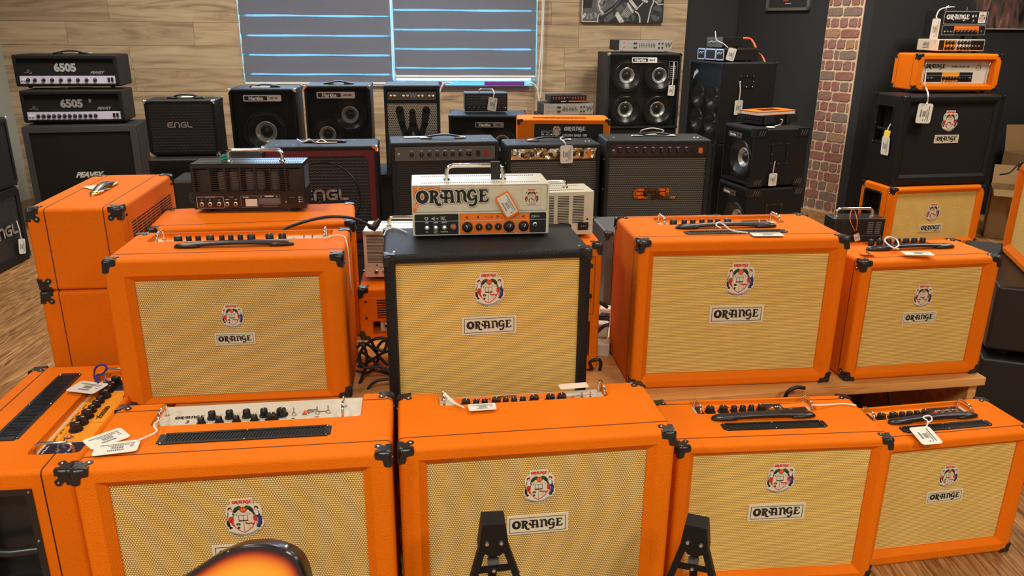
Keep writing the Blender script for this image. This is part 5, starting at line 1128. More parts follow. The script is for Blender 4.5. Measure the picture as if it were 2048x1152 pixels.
# bass amplifiers by the wall
for key, lab, model, sp in (('b7', 'black bass combo with one silver-ringed speaker behind its mesh', 'HD 75', [(0, .30, .145)]), ('b8', 'black bass combo with two silver-ringed speakers set diagonally', 'HD 500', [(.075, .42, .115), (-.085, .285, .115)])):
    P = BX[key]; w = P.w/2; t = cabinet('combo_amplifier', lab, P, BLK, .010, rect_cut(P, .018, .018, .02, .066), cap=CHR, capa=.022)
    link('baffle', slab(-w+.018, w-.018, .061, .065, .02, P.h-.018, 0, DRK, 'baffle', 1), t); sheet(t, -w+.018, w-.018, .02, P.h-.018, .004, PFT, th=.001)
    for x, z, R in sp: speaker(t, x, z, R, .0135)
    hbadge(t, 0 if key == 'b7' else -.01, P.h-.062, .25 if key == 'b7' else .255, .042, model, .002); strap(t, -.10, .10, .14, P.h, arch=.012)
P = BX['b9']; w = P.w/2; t = cabinet('combo_amplifier', 'black bass combo with bright perforated silver front and big dark letter', P, BLK2, .012, rect_cut(P, .022, .03, .02, .020))
link('baffle', slab(-w+.022, w-.022, .03, .034, .02, P.h-.03, 0, DRK, 'baffle', 1), t); GLD = mat('olive_panel', (.13, .12, .085, 1), .4)
o = sheet(t, -w+.026, w-.026, P.h-.098, P.h-.045, .004, GLD, 'control_panel', .008); knobrow(o, [-.14, -.115, -.055, -.028, .045, .072, .118, .142], P.h-.072, .0075, .012, CHR, .004)
link('lettering', letters('W', .042, mat('print_steelblue', (.25, .33, .5, 1), .4), bold=.002), o, (.008, .0025, P.h-.070)); g = MB(); g.box(-w+.022, w-.022, .002, .014, P.h-.122, P.h-.100, BLK2); link('trim', g.mesh('trim'), t)
sheet(t, -w+.022, w-.022, .02, P.h-.122, .006, PFS, th=.0015)
g = MB(); g.brush([(-.085, .46, .028), (-.07, .36, .022), (-.04, .26, .020), (-.005, .36, .018), (.0, .45, .020)], BKP, .0045); g.brush([(.0, .45, .020), (.01, .36, .018), (.045, .26, .020), (.08, .36, .022), (.095, .46, .026)], BKP, .0042); link('letter', g.mesh('letter'), t)
g = MB(); g.turn([(.036, -.022), (.034, -.002), (.018, .006)], CHR, 18, (.105, .026, .43), 'y', cap=False); link('tweeter', g.mesh('tweeter', 40), t)
P = BX['b14']; w = P.w/2; t = cabinet('combo_amplifier', 'low black bass combo beneath the small mesh-fronted head, blue light on its top', P, BLK, .010, rect_cut(P, .018, .018, .02, .066), cap=PLS, capa=.03)
link('baffle', slab(-w+.018, w-.018, .061, .065, .02, P.h-.018, 0, DRK, 'baffle', 1), t); sheet(t, -w+.018, w-.018, .02, P.h-.018, .004, PFT, th=.001); hbadge(t, .01, P.h-.065, .20, .036, '2108', .002)
for x in (-.1, .1): speaker(t, x, .22, .115, .0135)
P = BX['b15']; w = P.w/2; t = cabinet('amplifier_head', 'small black mesh-fronted head with chrome handle and hanging tag, near the window', P, BLK2, .003, None, 'amplifier head')
sheet(t, -w+.008, w-.008, .045, P.h-.006, -.002, CLON, th=.002); o = sheet(t, -w+.008, w-.008, .004, .043, -.002, PLS, 'control_panel', .002); knobrow(o, [-.12 + .034*i for i in range(8)], .024, .006, .01, y=-.002); link('badge', engl(.085, mat('badge_pewter', (.2, .2, .2, 1), .3, 1.)), t, (0, -.004, .09)); bar_handle(t, -.045, .055, .08, P.h, .022, .004)
g = MB(); g.cyl((.134, -.002, .024), (.134, -.004, .024), .004, .004, WHP, 8); link('jack_socket', g.mesh('jack'), t)
# orange bass head and its support
P = BX['b16']; w = P.w/2; t = at_box('amplifier_head', 'orange bass head with white lettering on a black panel, amid the back rows', 'amplifier head', P)
link('body', carve('body', bev_cube(-w, w, 0, P.d, 0, P.h, .010), [bev_cube(-w+.105, w-.045, -.02, .03, -.02, P.h-.028, .003, 1), bev_cube(-w+.1, w-.14, .05, .14, P.h-.012, P.h+.02, .003, 1)], ORG), t); corners(t, P, .034, lobe=False, which=lambda x, y, z: z > 0)
o = sheet(t, -w+.106, w-.046, .0, P.h-.03, .012, BKP, 'control_panel', .01); link('lettering', logo(.135, WHP), o, (.07, .0115, .088)); link('lettering', letters('CRUSH BASS 100', .021, WHP, bold=.0007), o, (.07, .0115, .048)); link('crest', crest(.05), o, (-.045, .0125, .075))
g = MB(); outline(g, rounded(-w+.152, -w+.225, .03, .075, .004, 2), .0012, WHP, .0115); outline(g, rounded(-w+.158, -w+.200, .036, .068, .003, 2), .0008, WHP, .0115); link('print', g.mesh('print'), o)
for x in (-.13, -.105, -.078): link('jack_socket', jack_mesh('y', 1.2), o, (x, .011, .05))
for x in (-.105, -.07, -.03, .0, .03, .055, .085): link('knob', knob_mesh(.010, .012, ax='z'), t, (x, .09, P.h-.012))
def support(lab, P): t = cabinet('speaker_cabinet', lab, P, BLK, .008, None, 'speaker cabinet'); sheet(t, -P.w/2+.03, P.w/2-.03, .03, P.h-.03, -.003, CLOG, 'grille_cloth', .004); return t
support('black cabinet hidden under the orange bass head', Box(.318, 4.972, 1.5, .56, .26, .758, 0)); support('black cabinet against the plank wall under the two small silver and red rack heads', Box(.435, 6.2, 11, .44, .3, .804, 0))
support('black cabinet beneath the four-speaker bass cabinet', Box(1.073, 6.66, 6.4, .61, .39, .643, 0)); support('black cabinet under the tall eight-speaker cabinet in the corner', Box(1.414, 5.976, -72.6, .448, .455, .645, 0))
support('small black box on the table behind the end combo, under the small handled head', Box(1.503-.05, 3.26, 4, .24, .13, .163, .3995))
def rack(key, lab, face, blue=False):
    P = BX[key]; w = P.w/2; t = at_box('amplifier_head', lab, 'amplifier head', P); link('case', slab(-w*.985, w*.985, .002, P.d, .002, P.h-.002, .002, BLK2, 'case', 1), t); return t, P, sheet(t, -w, w, 0, P.h, -.004, face, 'front_panel', .006)
for key, lab in (('b17', 'silver-faced rack bass head with sliders, under the small red and black head'), ('b20', 'silver-faced rack bass head with sliders, on top of the four-speaker cabinet')):
    t, P, o = rack(key, lab, SLVF); w = P.w/2; s = P.w/.392; knobrow(o, [-.085*s, -.01*s - .06*s, .10*s, .125*s], P.h*.70, .006, .008, y=-.004); knobrow(o, [-.085*s, -.07*s, .10*s, .125*s], P.h*.30, .006, .008, y=-.004)
    g = MB(); 
    for k in range(10): x = (-.045 + k*.0125)*s; g.box(x-.0016, x+.0016, -.0046, -.004, P.h*.28, P.h*.72, BKP); g.box(x-.003, x+.003, -.008, -.004, P.h*(.45+.05*(k % 3)), P.h*(.5+.05*(k % 3)), PLS)
    for zz in (.3, .7): g.box(-.15*s, -.10*s, -.0045, -.004, P.h*zz-.001, P.h*zz+.001, GRP); g.brush([(-.165*s, P.h*zz, .003), (-.158*s, P.h*zz+.004, .003)], RDP, -.0046)
    g.box(-.045*s, .06*s, -.0045, -.004, P.h*.86, P.h*.89, GRP); link('slider', g.mesh('sliders'), o)
    link('lettering', letters('W', P.h*.62, mat('print_olive', (.10, .11, .08, 1), .5), bold=.003, shear=.2), o, (.165*s, -.0046, P.h*.5))
    for sx in (-1, 1):
        for zz in (.15, .85): g = MB(); g.cyl((sx*(w-.012), -.004, P.h*zz), (sx*(w-.012), -.006, P.h*zz), .003, .003, STL, 8); link('screw', g.mesh('screw'), o)
    feet(t, P, .01, .0055, .04, .04)
t, P, o = rack('b18', 'tiny black head with a red lower edge on the silver rack head', PLS); w = P.w/2; g = MB(); g.box(0, w-.004, -.0046, -.004, .004, .011, ORP); g.box(-.06, -.02, -.0046, -.004, .004, .008, WHP)  # coloured strip printed along the lower front edge
for k in range(12): g.box(-.125 + k*.022, -.117 + k*.022, -.0046, -.004, .036, .039, WHP)
link('print', g.mesh('print'), o); knobrow(o, [-.12 + k*.022 for k in range(12) if k not in (5, 6)], .025, .004, .006, RDP, -.004)
# four-speaker bass cabinet
P = BX['HK']; w = P.w/2; t = cabinet('speaker_cabinet', 'tall black bass cabinet with four silver-ringed speakers behind steel mesh', P, BLK2, .010, rect_cut(P, .018, .018, .02, .075), 'speaker cabinet', cap=CHR, capa=.022)
link('baffle', slab(-w+.018, w-.018, .070, .074, .02, P.h-.018, 0, DRK, 'baffle', 1), t); sheet(t, -w+.018, w-.018, .02, P.h-.018, .004, PFB, th=.001)
for x, z in ((-.135, .43), (.140, .43), (-.135, .155), (.140, .155)): speaker(t, x, z, .128, .0185)
hbadge(t, -.005, P.h-.055, .21, .042, 'HL410', .001, WHP); g = MB(); outline(g, rounded(.205, .275, P.h-.20, P.h-.065, .004, 2), .0012, GRP, -.001)
for k in range(6): g.poly([(.215, P.h-.185+k*.016), (.262, P.h-.185+k*.016), (.262, P.h-.180+k*.016), (.215, P.h-.180+k*.016)], GRP, -.001)
k = link('print', g.mesh('print'), t); k['kind'] = 'stuff'; g = MB(); g.box(-w-.001, -w+.002, .16, .20, P.h*.64, P.h*.70, DRK); link('side_grip', g.mesh('side_grip'), t)
# corner cabinet with two small heads
P = BX['b21']; w = P.w/2; t = cabinet('speaker_cabinet', 'tall black cabinet in the corner, mesh front turned left, tag on its side handle', P, BLK, .008, rect_cut(P, .012, .012, .012, .066), 'speaker cabinet', cap=PLS, capa=.02)
link('baffle', slab(-w+.012, w-.012, .061, .065, .012, P.h-.012, 0, DRK, 'baffle', 1), t); sheet(t, -w+.012, w-.012, .012, P.h-.012, .003, PFB, th=.001)
for x in (-.1, .1):
    for z in (.14, .32): speaker(t, x, z, .09, .0165, PLS)
g = MB(); g.brush([(-.165, P.h-.125, .006), (-.150, P.h-.075, .006), (-.140, P.h-.100, .006), (-.125, P.h-.060, .006), (-.120, P.h-.090, .004), (-.105, P.h-.07, .004)], WHP, .001); link('badge', g.mesh('badge'), t)
side_cup(t, P, .15, .27, P.h-.175, P.h-.085, 1)
def darkhead(key, lab): P = BX[key]; t = at_box('amplifier_head', lab, 'amplifier head', P); w = P.w/2; link('case', slab(-w+.006, w-.006, 0, P.d, 0, P.h, .004, PLS, 'case', 2), t); return t, P, w
t, P, w = darkhead('b22', 'black rack head with chrome-framed glass window, on the corner cabinet'); GW = mat('smoked_window', (.02, .02, .02, 1), .08, coat=1)
g = MB(); 
for a, b_ in ((-w, -w+.09), (-w+.095, w-.095), (w-.09, w)): 
    g.box(a, b_, -.006, 0, .002, .010, STL); g.box(a, b_, -.006, 0, P.h-.010, P.h-.002, STL); g.box(a, a+.006, -.006, 0, .002, P.h-.002, STL); g.box(b_-.006, b_, -.006, 0, .002, P.h-.002, STL); g.box(a+.006, b_-.006, -.003, 0, .01, P.h-.01, GW)
o = link('front_panel', g.mesh('front'), t)
for x in (-w+.03, -w+.06, w-.03, w-.06): link('knob', knob_mesh(.008, .012, CHR, 'y'), o, (x, -.003, P.h*.6))
feet(t, P, .012, .008, .04, .05)
t, P, w = darkhead('b23', 'small dark head with grey slider panel and a red cable, topmost in the corner'); g = MB(); g.box(-w, w, -.005, 0, 0, P.h, GRYF)
for k in range(6): g.box(-w+.02+k*.014, -w+.024+k*.014, -.006, -.005, .02, P.h-.018, BKP); g.box(-w+.017+k*.014, -w+.027+k*.014, -.008, -.005, .030+.004*(k % 3), .036+.004*(k % 3), WHP)
link('front_panel', g.mesh('front'), t); feet(t, P, .01, .007, .03, .04)
# two cubes with slotted corners
for key, lab in (('b24', 'upper of two black bass cubes with side handle and hanging tag, before the brick strip'), ('b25', 'lower of two black bass cubes, standing on the floor by the brick strip')):
    P = BX[key]; w = P.w/2; t = cabinet('combo_amplifier', lab, P, BLK, .012, rect_cut(P, .022, .022, .022, .066))
    link('baffle', slab(-w+.022, w-.022, .061, .065, .022, P.h-.022, 0, DRK, 'baffle', 1), t); sheet(t, -w+.022, w-.022, .022, P.h-.022, .004, PFT, th=.001); speaker(t, .02, P.h*.45, .13, .0135)
    hbadge(t, -.045, P.h-.062, .16, .034, 'B30', .002); side_cup(t, P, .13, .26, P.h*.38, P.h*.76, 1)
    for sy, y in ((0, 0), (1, P.d)):
        for z in (0, P.h-.055):
            g = MB(); g.box(w-.05, w+.003, y-.003 if not sy else y-.085, y+.085 if not sy else y+.003, z-.001, z+.056, PLS)
            for k in range(3): g.add([(w+.0035, (y+.02 if not sy else y-.07)+k*.018, z+.012), (w+.0035, (y+.026 if not sy else y-.064)+k*.018, z+.012), (w+.0035, (y+.038 if not sy else y-.052)+k*.018, z+.044), (w+.0035, (y+.032 if not sy else y-.058)+k*.018, z+.044)], [(0, 1, 2, 3)], GRYF)
            link('corner_protector', g.mesh('corner'), t)
t, P, w = darkhead('b27', 'flat black bass head lying under the orange manual on the upper cube'); o = sheet(t, -w+.006, w-.006, .004, P.h-.004, -.003, PLS, 'front_panel', .004); knobrow(o, [-.085 + .024*i for i in range(8)], P.h*.55, .005, .008, y=-.003); feet(t, P, .01, .007, .03, .05)
for ya in (.02, .24): g = MB(); g.box(w-.003, w+.003, ya, ya+.10, .003, P.h, BLK2); link('side_bumper', g.mesh('bumper'), t)
P = BX['b26']; t = at_box('manual', 'orange-covered manual with a white page edge lying on the flat black head', 'book', P); w = P.w/2
link('page_block', slab(-w+.004, w-.004, .004, P.d-.004, .003, P.h-.004, .0005, PAP, 'pages', 1), t); g = MB(); g.box(-w, w, 0, P.d, 0, .003, ORP); g.box(-w, w, 0, P.d, P.h-.004, P.h, ORP); g.box(-w, -w+.003, 0, P.d, 0, P.h, ORP); link('cover', g.mesh('cover'), t)
g = MB(); g.poly([(-.05, -.09), (.05, -.09), (.05, .09), (-.05, .09)], BKP, 0); o = link('print', g.mesh('print'), t, (0, P.d/2, P.h+.0005), (-pi/2, 0, 0))
# ------------------------------------------------------------------ right stack
P = BX['R1']; t = combo('speaker_cabinet', 'orange 2x12 cabinet with straw grille at the bottom of the tallest stack', P, ORG, .052, .040, .05, (-.01, .130, .185, .052), (-.01, .245, .105), None, seam=(.052,), cat='speaker cabinet', cups=[(-P.w/2-.03, -P.w/2+.06, .11, .30, .13, .38)], cap=.040, bev=.014)
side_cup(t, P, .11, .30, .13, .38, -1)
P = BX['R2']; t = combo('speaker_cabinet', 'black 2x12 cabinet with ivory badge and tagged side handle in the tallest stack', P, BLK, .062, .052, .075, (-.005, .315, .185, .055), (-.003, .437, .115), None, cloth=CLOG, seam=(), cat='speaker cabinet', cups=[(-P.w/2-.03, -P.w/2+.06, .09, .28, .27, .54)], cap=.040, bev=.014, lobe=False)
side_cup(t, P, .09, .28, .27, .54, -1)
P = BX['SC']; w = P.w/2; t = at_box('amplifier_head', 'wide orange amplifier head with ivory front panel on the black 2x12 cabinet', 'amplifier head', P)
link('body', carve('body', bev_cube(-w, w, 0, P.d, 0, P.h, .014), [frustum(-w+.045, w-.045, .032, P.h-.032, -.002, -w+.062, w-.062, .045, P.h-.045, .045, .05)], ORG), t); piping(t, P, .05, r=.014); piping(t, P, .235, r=.014); corners(t, P, .038); feet(t, P, .015, .014, .07, .05)
z0, z1 = .046, P.h-.046; o = sheet(t, -w+.062, w-.062, z0, z1, .040, WHT, 'front_panel', .006); hh = z1-z0
g = MB(); 
for a, b_, m in ((-.215, -.09, BKP), (-.088, .035, YOP), (.036, .135, BKP)): g.poly([(a, z0+.012), (b_, z0+.012), (b_, z0+hh*.50), (a, z0+hh*.50)], m, .0396)
g.poly([(-.215, z0+hh*.37), (.135, z0+hh*.37), (.135, z0+hh*.375), (-.215, z0+hh*.375)], WHP, .0393); link('print', g.mesh('print'), o)
link('lettering', logo(.150, BKP), o, (-.150, .0392, z0+hh*.75)); link('lettering', letters('SUPER CRUSH 100', .016, BKP, bold=.0004), o, (.035, .0392, z0+hh*.74)); link('crest', crest(.04), o, (.168, .0403, z0+hh*.74))
knobrow(o, [-.075, -.050, -.030, -.010, .012, .034], z0+hh*.24, .010, .014, y=.0395); knobrow(o, [.060, .080, .100], z0+hh*.24, .007, .012, y=.0395)
for x in (-.19, -.165): link('toggle_switch', toggle_mesh('y', 1.3), o, (x, .0395, z0+hh*.25))
link('jack_socket', jack_mesh('y', 1.3), o, (.121, .0395, z0+hh*.25))
for x in (-w+.075, w-.075): g = MB(); g.tube([(x, .040, z0+.01), (x, .022, z0+.01), (x, .018, z0+.016), (x, .018, z1-.016), (x, .022, z1-.01), (x, .040, z1-.01)], .0035, CHR, 7); link('guard_bar', g.mesh('bar', 50), t)
P = BX['V']; w = P.w/2; t = at_box('amplifier_head', 'flat white two-row-knob head lying on the wide orange head', 'amplifier head', P); link('case', slab(-w, w, 0, P.d, 0, P.h, .004, CRM, 'case', 2), t); feet(t, P, .012, .015, .04, .04)
o = sheet(t, -w+.006, w-.006, .006, P.h-.006, -.001, BKP, 'front_panel', .003); g = MB(); g.poly([(-w+.045, .008), (-.045, .008), (-.045, P.h-.008), (-w+.045, P.h-.008)], YOP, -.0014); g.poly([(-.040, .008), (.068, .008), (.068, P.h-.008), (-.040, P.h-.008)], WHP, -.0014); link('print', g.mesh('print'), o)
for zz in (.25, .72): knobrow(o, [-.115, -.090, -.064, -.022, .005, .030, .054][:7], P.h*zz, .0105, .012, y=-.001)
for x in (.085, .110, .135): link('toggle_switch', toggle_mesh('y', 1.3), o, (x, -.001, P.h*.42))
g = MB(); 
for k in range(5): g.box(-w-.0006, -w+.001, .10, .17, .018+k*.009, .0215+k*.009, DRK)
k = link('slot', g.mesh('slot'), t); k['kind'] = 'stuff'
P = BX['X']; w = P.w/2; t = at_box('amplifier_head', 'small black head with white lettering, topmost on the tallest stack', 'amplifier head', P); link('case', slab(-w, w, 0, P.d, 0, P.h, .004, MTB, 'case', 2), t); feet(t, P, .014, .021, .05, .04); bar_handle(t, -.09, .07, .1, P.h, .03)
g = MB(); outline(g, rounded(-w+.008, w-.008, P.h*.46, P.h-.008, .004, 2), .0010, WHP, -.0006); outline(g, rounded(-w+.008, w-.008, .008, P.h*.40, .003, 2), .0008, WHP, -.0006); g.poly([(-.075, .012), (.115, .012), (.115, P.h*.38), (-.075, P.h*.38)], ORP, -.0005); g.poly([(-w+.01, P.h*.27), (w-.01, P.h*.27), (w-.01, P.h*.28), (-w+.01, P.h*.28)], BKP, -.0008); g.poly([(-.075, .012), (.115, .012), (.115, P.h*.10), (-.075, P.h*.10)], BKP, -.0007)
fp = link('front_panel', g.mesh('front'), t); link('lettering', logo(.175, WHP), fp, (-.060, -.0010, P.h*.72)); scribble('# 4', .026, WHP, fp, .062, -.001, P.h*.78, bold=.0004); scribble('Jr', .020, WHP, fp, .062, -.001, P.h*.60, bold=.0002)
g = MB(); g.poly([(-.028, -.036), (.028, -.036), (.028, .036), (-.028, .036)], WHP, -.0006); cb = link('crest_plate', g.mesh('plate'), t, (.125, 0, P.h*.72)); link('crest', crest(.046), cb, (0, .0002, 0))
knobrow(fp, [-.055, -.025, .003, .030, .058, .090], P.h*.15, .0125, .014); 
for x in (-.145, -.122, -.098): link('toggle_switch', toggle_mesh('y', 1.2), fp, (x, -.001, P.h*.16))
link('jack_socket', jack_mesh('y', 1.2), fp, (.140, -.001, P.h*.18)); s = MB()
for k in range(9): s.box(-w-.0005, -w+.001, .05, .15, .05+k*.012, .055+k*.012, DRK)
k = link('slot', s.mesh('slot'), t); k['kind'] = 'stuff'
# small handled head behind the end combo
P = BX['MH'] = Box(1.503, 3.30, 3.2, .225, .10, .112, .570); w = P.w/2; t = at_box('amplifier_head', 'small black vented head with chrome handle and orange-stringed tag, behind the end combo', 'amplifier head', P); link('case', slab(-w, w, 0, P.d, 0, P.h, .003, MTB, 'case', 2), t); feet(t, P, .009, .007, .03, .02); bar_handle(t, -.085, .075, .05, P.h, .034, .006); s = MB()
for c in range(6):
    for r in range(7): s.box(-w+.014+c*.034, -w+.038+c*.034, -.0006, .0006, .045+r*.008, .049+r*.008, DRK if c < 4 else XF)
k = link('slot', s.mesh('slot'), t); k['kind'] = 'stuff'; g = MB(); outline(g, rounded(-w+.01, -.01, .008, .036, .002, 2), .0005, GRP, -.0006); outline(g, rounded(.0, w-.01, .008, .036, .002, 2), .0005, GRP, -.0006); link('print', g.mesh('print'), t)
# ------------------------------------------------------------------ far right corner
yf = 2.80; xl = at_y(1996, 556, yf).x; z1_ = at_y(1996, 556, yf).z; z0_ = at_y(1970, 683, yf).z; zt = at_y(1965, 698, yf).z
VIN = mat('black_vinyl', (.010, .009, .009, 1), .42, bump=('noise', 60, .15, .002))
for lab, z0, z1, ext in (('upper black vinyl-covered block at the right edge, carrying an orange cabinet', z0_, z1_, 0), ('lower black vinyl-covered block on the floor at the right edge', 0, zt, .012)):
    cy_, sy_ = cos(R_(-20)), sin(R_(-20)); P = Box(xl + .42*cy_, yf - ext + .42*sy_, -20, .84 + 2*ext, .72, z1-z0, z0); t = at_box('vinyl_block', lab, 'block', P); link('body', carve('body', bev_cube(-P.w/2, P.w/2, 0, P.d, 0, P.h, .014), [], VIN), t)
    if not ext:
        for sx in (-1, 1):
            for y in (.08, P.d-.08): g = MB(); g.cyl((sx*(P.w/2-.08), y, -(z0_-zt)), (sx*(P.w/2-.08), y, 0), .02, .02, RUB, 12); link('rubber_foot', g.mesh('foot'), t)
a_ = at_z(1999, 487, z1_); b_ = at_z(2048, 534, z1_); dr = (b_ - a_).normalized(); yw = math.degrees(atan2(dr.y, dr.x)); c_ = a_ + dr*.30
hh = at_y(2040, 308, a_.y).z - z1_
P = Box(c_.x, c_.y, yw, .60, .34, hh, z1_ + .001); combo('speaker_cabinet', 'orange cabinet turned sideways on the black vinyl block at the right edge', P, ORG, .045, .045, .045, None, None, None, seam=(.05,), cat='speaker cabinet')
Pz = Box(c_.x + .02, c_.y + .01, yw, .58, .32, .28, z1_ + hh + .012); t = combo('combo_amplifier', 'orange amplifier at the very right edge on top of the sideways orange cabinet', Pz, ORG, .045, .045, .045, None, None, None, seam=(.05,)); feet(t, Pz, .014, .012, .06, .05)
# cardboard boxes
def carton(lab, c, yaw, w, d, h, tilt=(0, 0), flaps=()):
    t = thing('cardboard_box', lab, 'box', c, yaw); t.rotation_euler = (tilt[0], tilt[1], yaw); e = .004; g = MB()
    g.box(-w/2, w/2, -d/2, -d/2+e, 0, h, KRAFT); g.box(-w/2, w/2, d/2-e, d/2, 0, h, KRAFT); g.box(-w/2, -w/2+e, -d/2, d/2, 0, h, KRAFT); g.box(w/2-e, w/2, -d/2, d/2, 0, h, KRAFT); g.box(-w/2, w/2, -d/2, d/2, 0, e, KRAFT)
    link('carton', g.mesh('carton'), t)
    for (ax, sg, ang, ln) in flaps:
        g = MB(); L = w if ax == 'x' else d; g.box(-L/2+.004, L/2-.004, 0, ln, -.002, .002, KRAFT); 
        if ax == 'x': link('flap', g.mesh('flap'), t, (0, sg*d/2, h), (R_(ang)*1, 0, 0 if sg > 0 else pi))
        else: link('flap', g.mesh('flap'), t, (sg*w/2, 0, h), (R_(ang), 0, -pi/2 if sg > 0 else pi/2))
    return t
c1 = at_z(1968, 472, 0); bx1 = carton('cardboard box with printed panel on the floor beside the tallest stack', Vector((3.70, 5.66, 0.0)), R_(-28), .34, .28, .36, (0, 0), (('x', -1, -8, .15), ('x', 1, 60, .15), ('y', 1, 120, .12)))
g = MB()
for r in range(6): g.box(-.06, .05, -.1525, -.151, .16 + r*.016, .164 + r*.016, PIN)
for k in range(9): g.box(-.01 + k*.008, -.006 + k*.008, -.1525, -.151, .10, .13, PIN)
g.box(-.02, .03, -.1525, -.151, .29, .30, PIN); link('print', g.mesh('print'), bx1)
carton('larger open cardboard box with raised flaps behind the printed one', Vector((4.10, 6.06, 0.0)), R_(4), .50, .22, .56, (0, 0), (('x', -1, -20, .20), ('x', 1, 80, .2)))
def wire(name, lab, cat, pts, r=.004, mt=None, k=7, n=7, plug=None):
    g = MB(); g.tube(smooth_path(pts, k), r, mt or CAB, n); o = link(name, g.mesh(name, 60)); o['label'] = lab; o['category'] = cat; return o
wire('cable', 'black cable looping over the open cardboard box', 'cable', [at_y(1996, 334, 5.7), at_y(2015, 330, 5.7), at_y(2030, 316, 5.7), at_y(2042, 310, 5.7), at_y(2060, 330, 5.7)], .006)
# ------------------------------------------------------------------ cables
wire('mains_cable', 'black cable with plug arching from behind the wide orange combo towards the cream head', 'cable', [at_y(548, 482, 2.45), at_y(566, 466, 2.47), at_y(600, 452, 2.48), at_y(650, 440, 2.5), at_y(695, 440, 2.52), at_y(722, 448, 2.54), at_y(738, 457, 2.56)], .0052)
pl_ = bpy.data.objects[-1] if False else None
g = MB(); p0, p1, p2 = at_y(736, 457, 2.56), at_y(745, 460, 2.57), at_y(752, 451, 2.58); g.tube([p0, p1, p2], [.008, .013, .012], CAB, 10); g.cyl(p2, p2 + (p2-p1)*.8, .009, .008, PLS, 10); link('plug', g.mesh('plug', 40), bpy.data.objects['mains_cable'])
zt = .405
lab = ('black cable coil lying on the table left of the black cabinet', 'black cable looping high beside the black cabinet', 'black cable running down to the table front left of the black cabinet', 'thin black cable crossing low left of the black cabinet', 'black cable bending around the left corner of the black cabinet')
for i, (l, p) in enumerate((('black cable looped twice in the tangle beside the black cabinet', [(718, 738), (740, 728), (764, 712), (778, 706)]), ('black cable lying lowest in the tangle beside the black cabinet', [(714, 746), (736, 750), (752, 744), (782, 752)]), ('black cable curling up from the tangle to the small orange amplifier', [(745, 744), (758, 724), (756, 702), (768, 686), (782, 690)]), ('black cable crossing diagonally over the tangle beside the black cabinet', [(722, 706), (744, 722), (762, 738), (780, 746)]))): wire('cable', l, 'cable', [at_y(a, b_, 2.30 - .015*i) for a, b_ in p], .0046)
ps = ([(716, 700), (728, 690), (746, 700), (765, 722), (778, 735)], [(726, 740), (722, 712), (738, 690), (760, 680), (775, 684), (770, 705), (752, 700), (745, 688)], [(718, 690), (732, 702), (736, 730), (726, 762), (712, 800)], [(714, 725), (735, 740), (760, 737), (780, 742)], [(780, 762), (758, 766), (742, 778), (735, 795)])
for i, (l, p) in enumerate(zip(lab, ps)): wire('cable', l, 'cable', [at_y(a, b_, 2.26 - .02*i) for a, b_ in p], .0048 if i != 3 else .0036)
lab = ('black cable rising past the right side of the black cabinet', 'upper black cable beside the white power strip', 'black cable loop over the white power strip', 'black cable tail with a bent end on the table beside the black cabinet')
ps = ([(1180, 596), (1196, 600), (1216, 612)], [(1180, 627), (1200, 629), (1218, 628)], [(1178, 690), (1190, 668), (1208, 650), (1220, 646)], [(1176, 742), (1186, 735), (1182, 722), (1198, 716), (1204, 724), (1202, 738)])
for i, (l, p) in enumerate(zip(lab, ps)): wire('cable', l, 'cable', [at_y(a, b_, 2.42 - .03*i) for a, b_ in p], .0058)
wire('cable', 'black cable drooping in front of the shelf opening under the small end combo', 'cable', [at_y(1756, 750, 2.30), at_y(1770, 757, 2.27), at_y(1781, 775, 2.26), at_y(1783, 800, 2.27), at_y(1784, 830, 2.3)], .0065)
wire('cable', 'short black cable end emerging behind the third front-row combo', 'cable', [at_y(1572, 790, 2.16), at_y(1580, 774, 2.15), at_y(1596, 766, 2.15), at_y(1612, 767, 2.16)], .006)
ps_ = at_z(1197, 700, .40); t = thing('power_strip', 'white power strip with plugs on the table right of the black cabinet', 'power strip', (ps_.x+.03, ps_.y+.10, .3995), R_(80)); g = MB()
link('casing', slab(-.15, .15, -.03, .03, 0, .05, .006, CRM, 'casing', 2), t)
for x in (-.08, 0, .08): link('plug', slab(x-.022, x+.022, -.02, .02, .05, .10, .006, WHT if x else PLS, 'plug', 2), t)
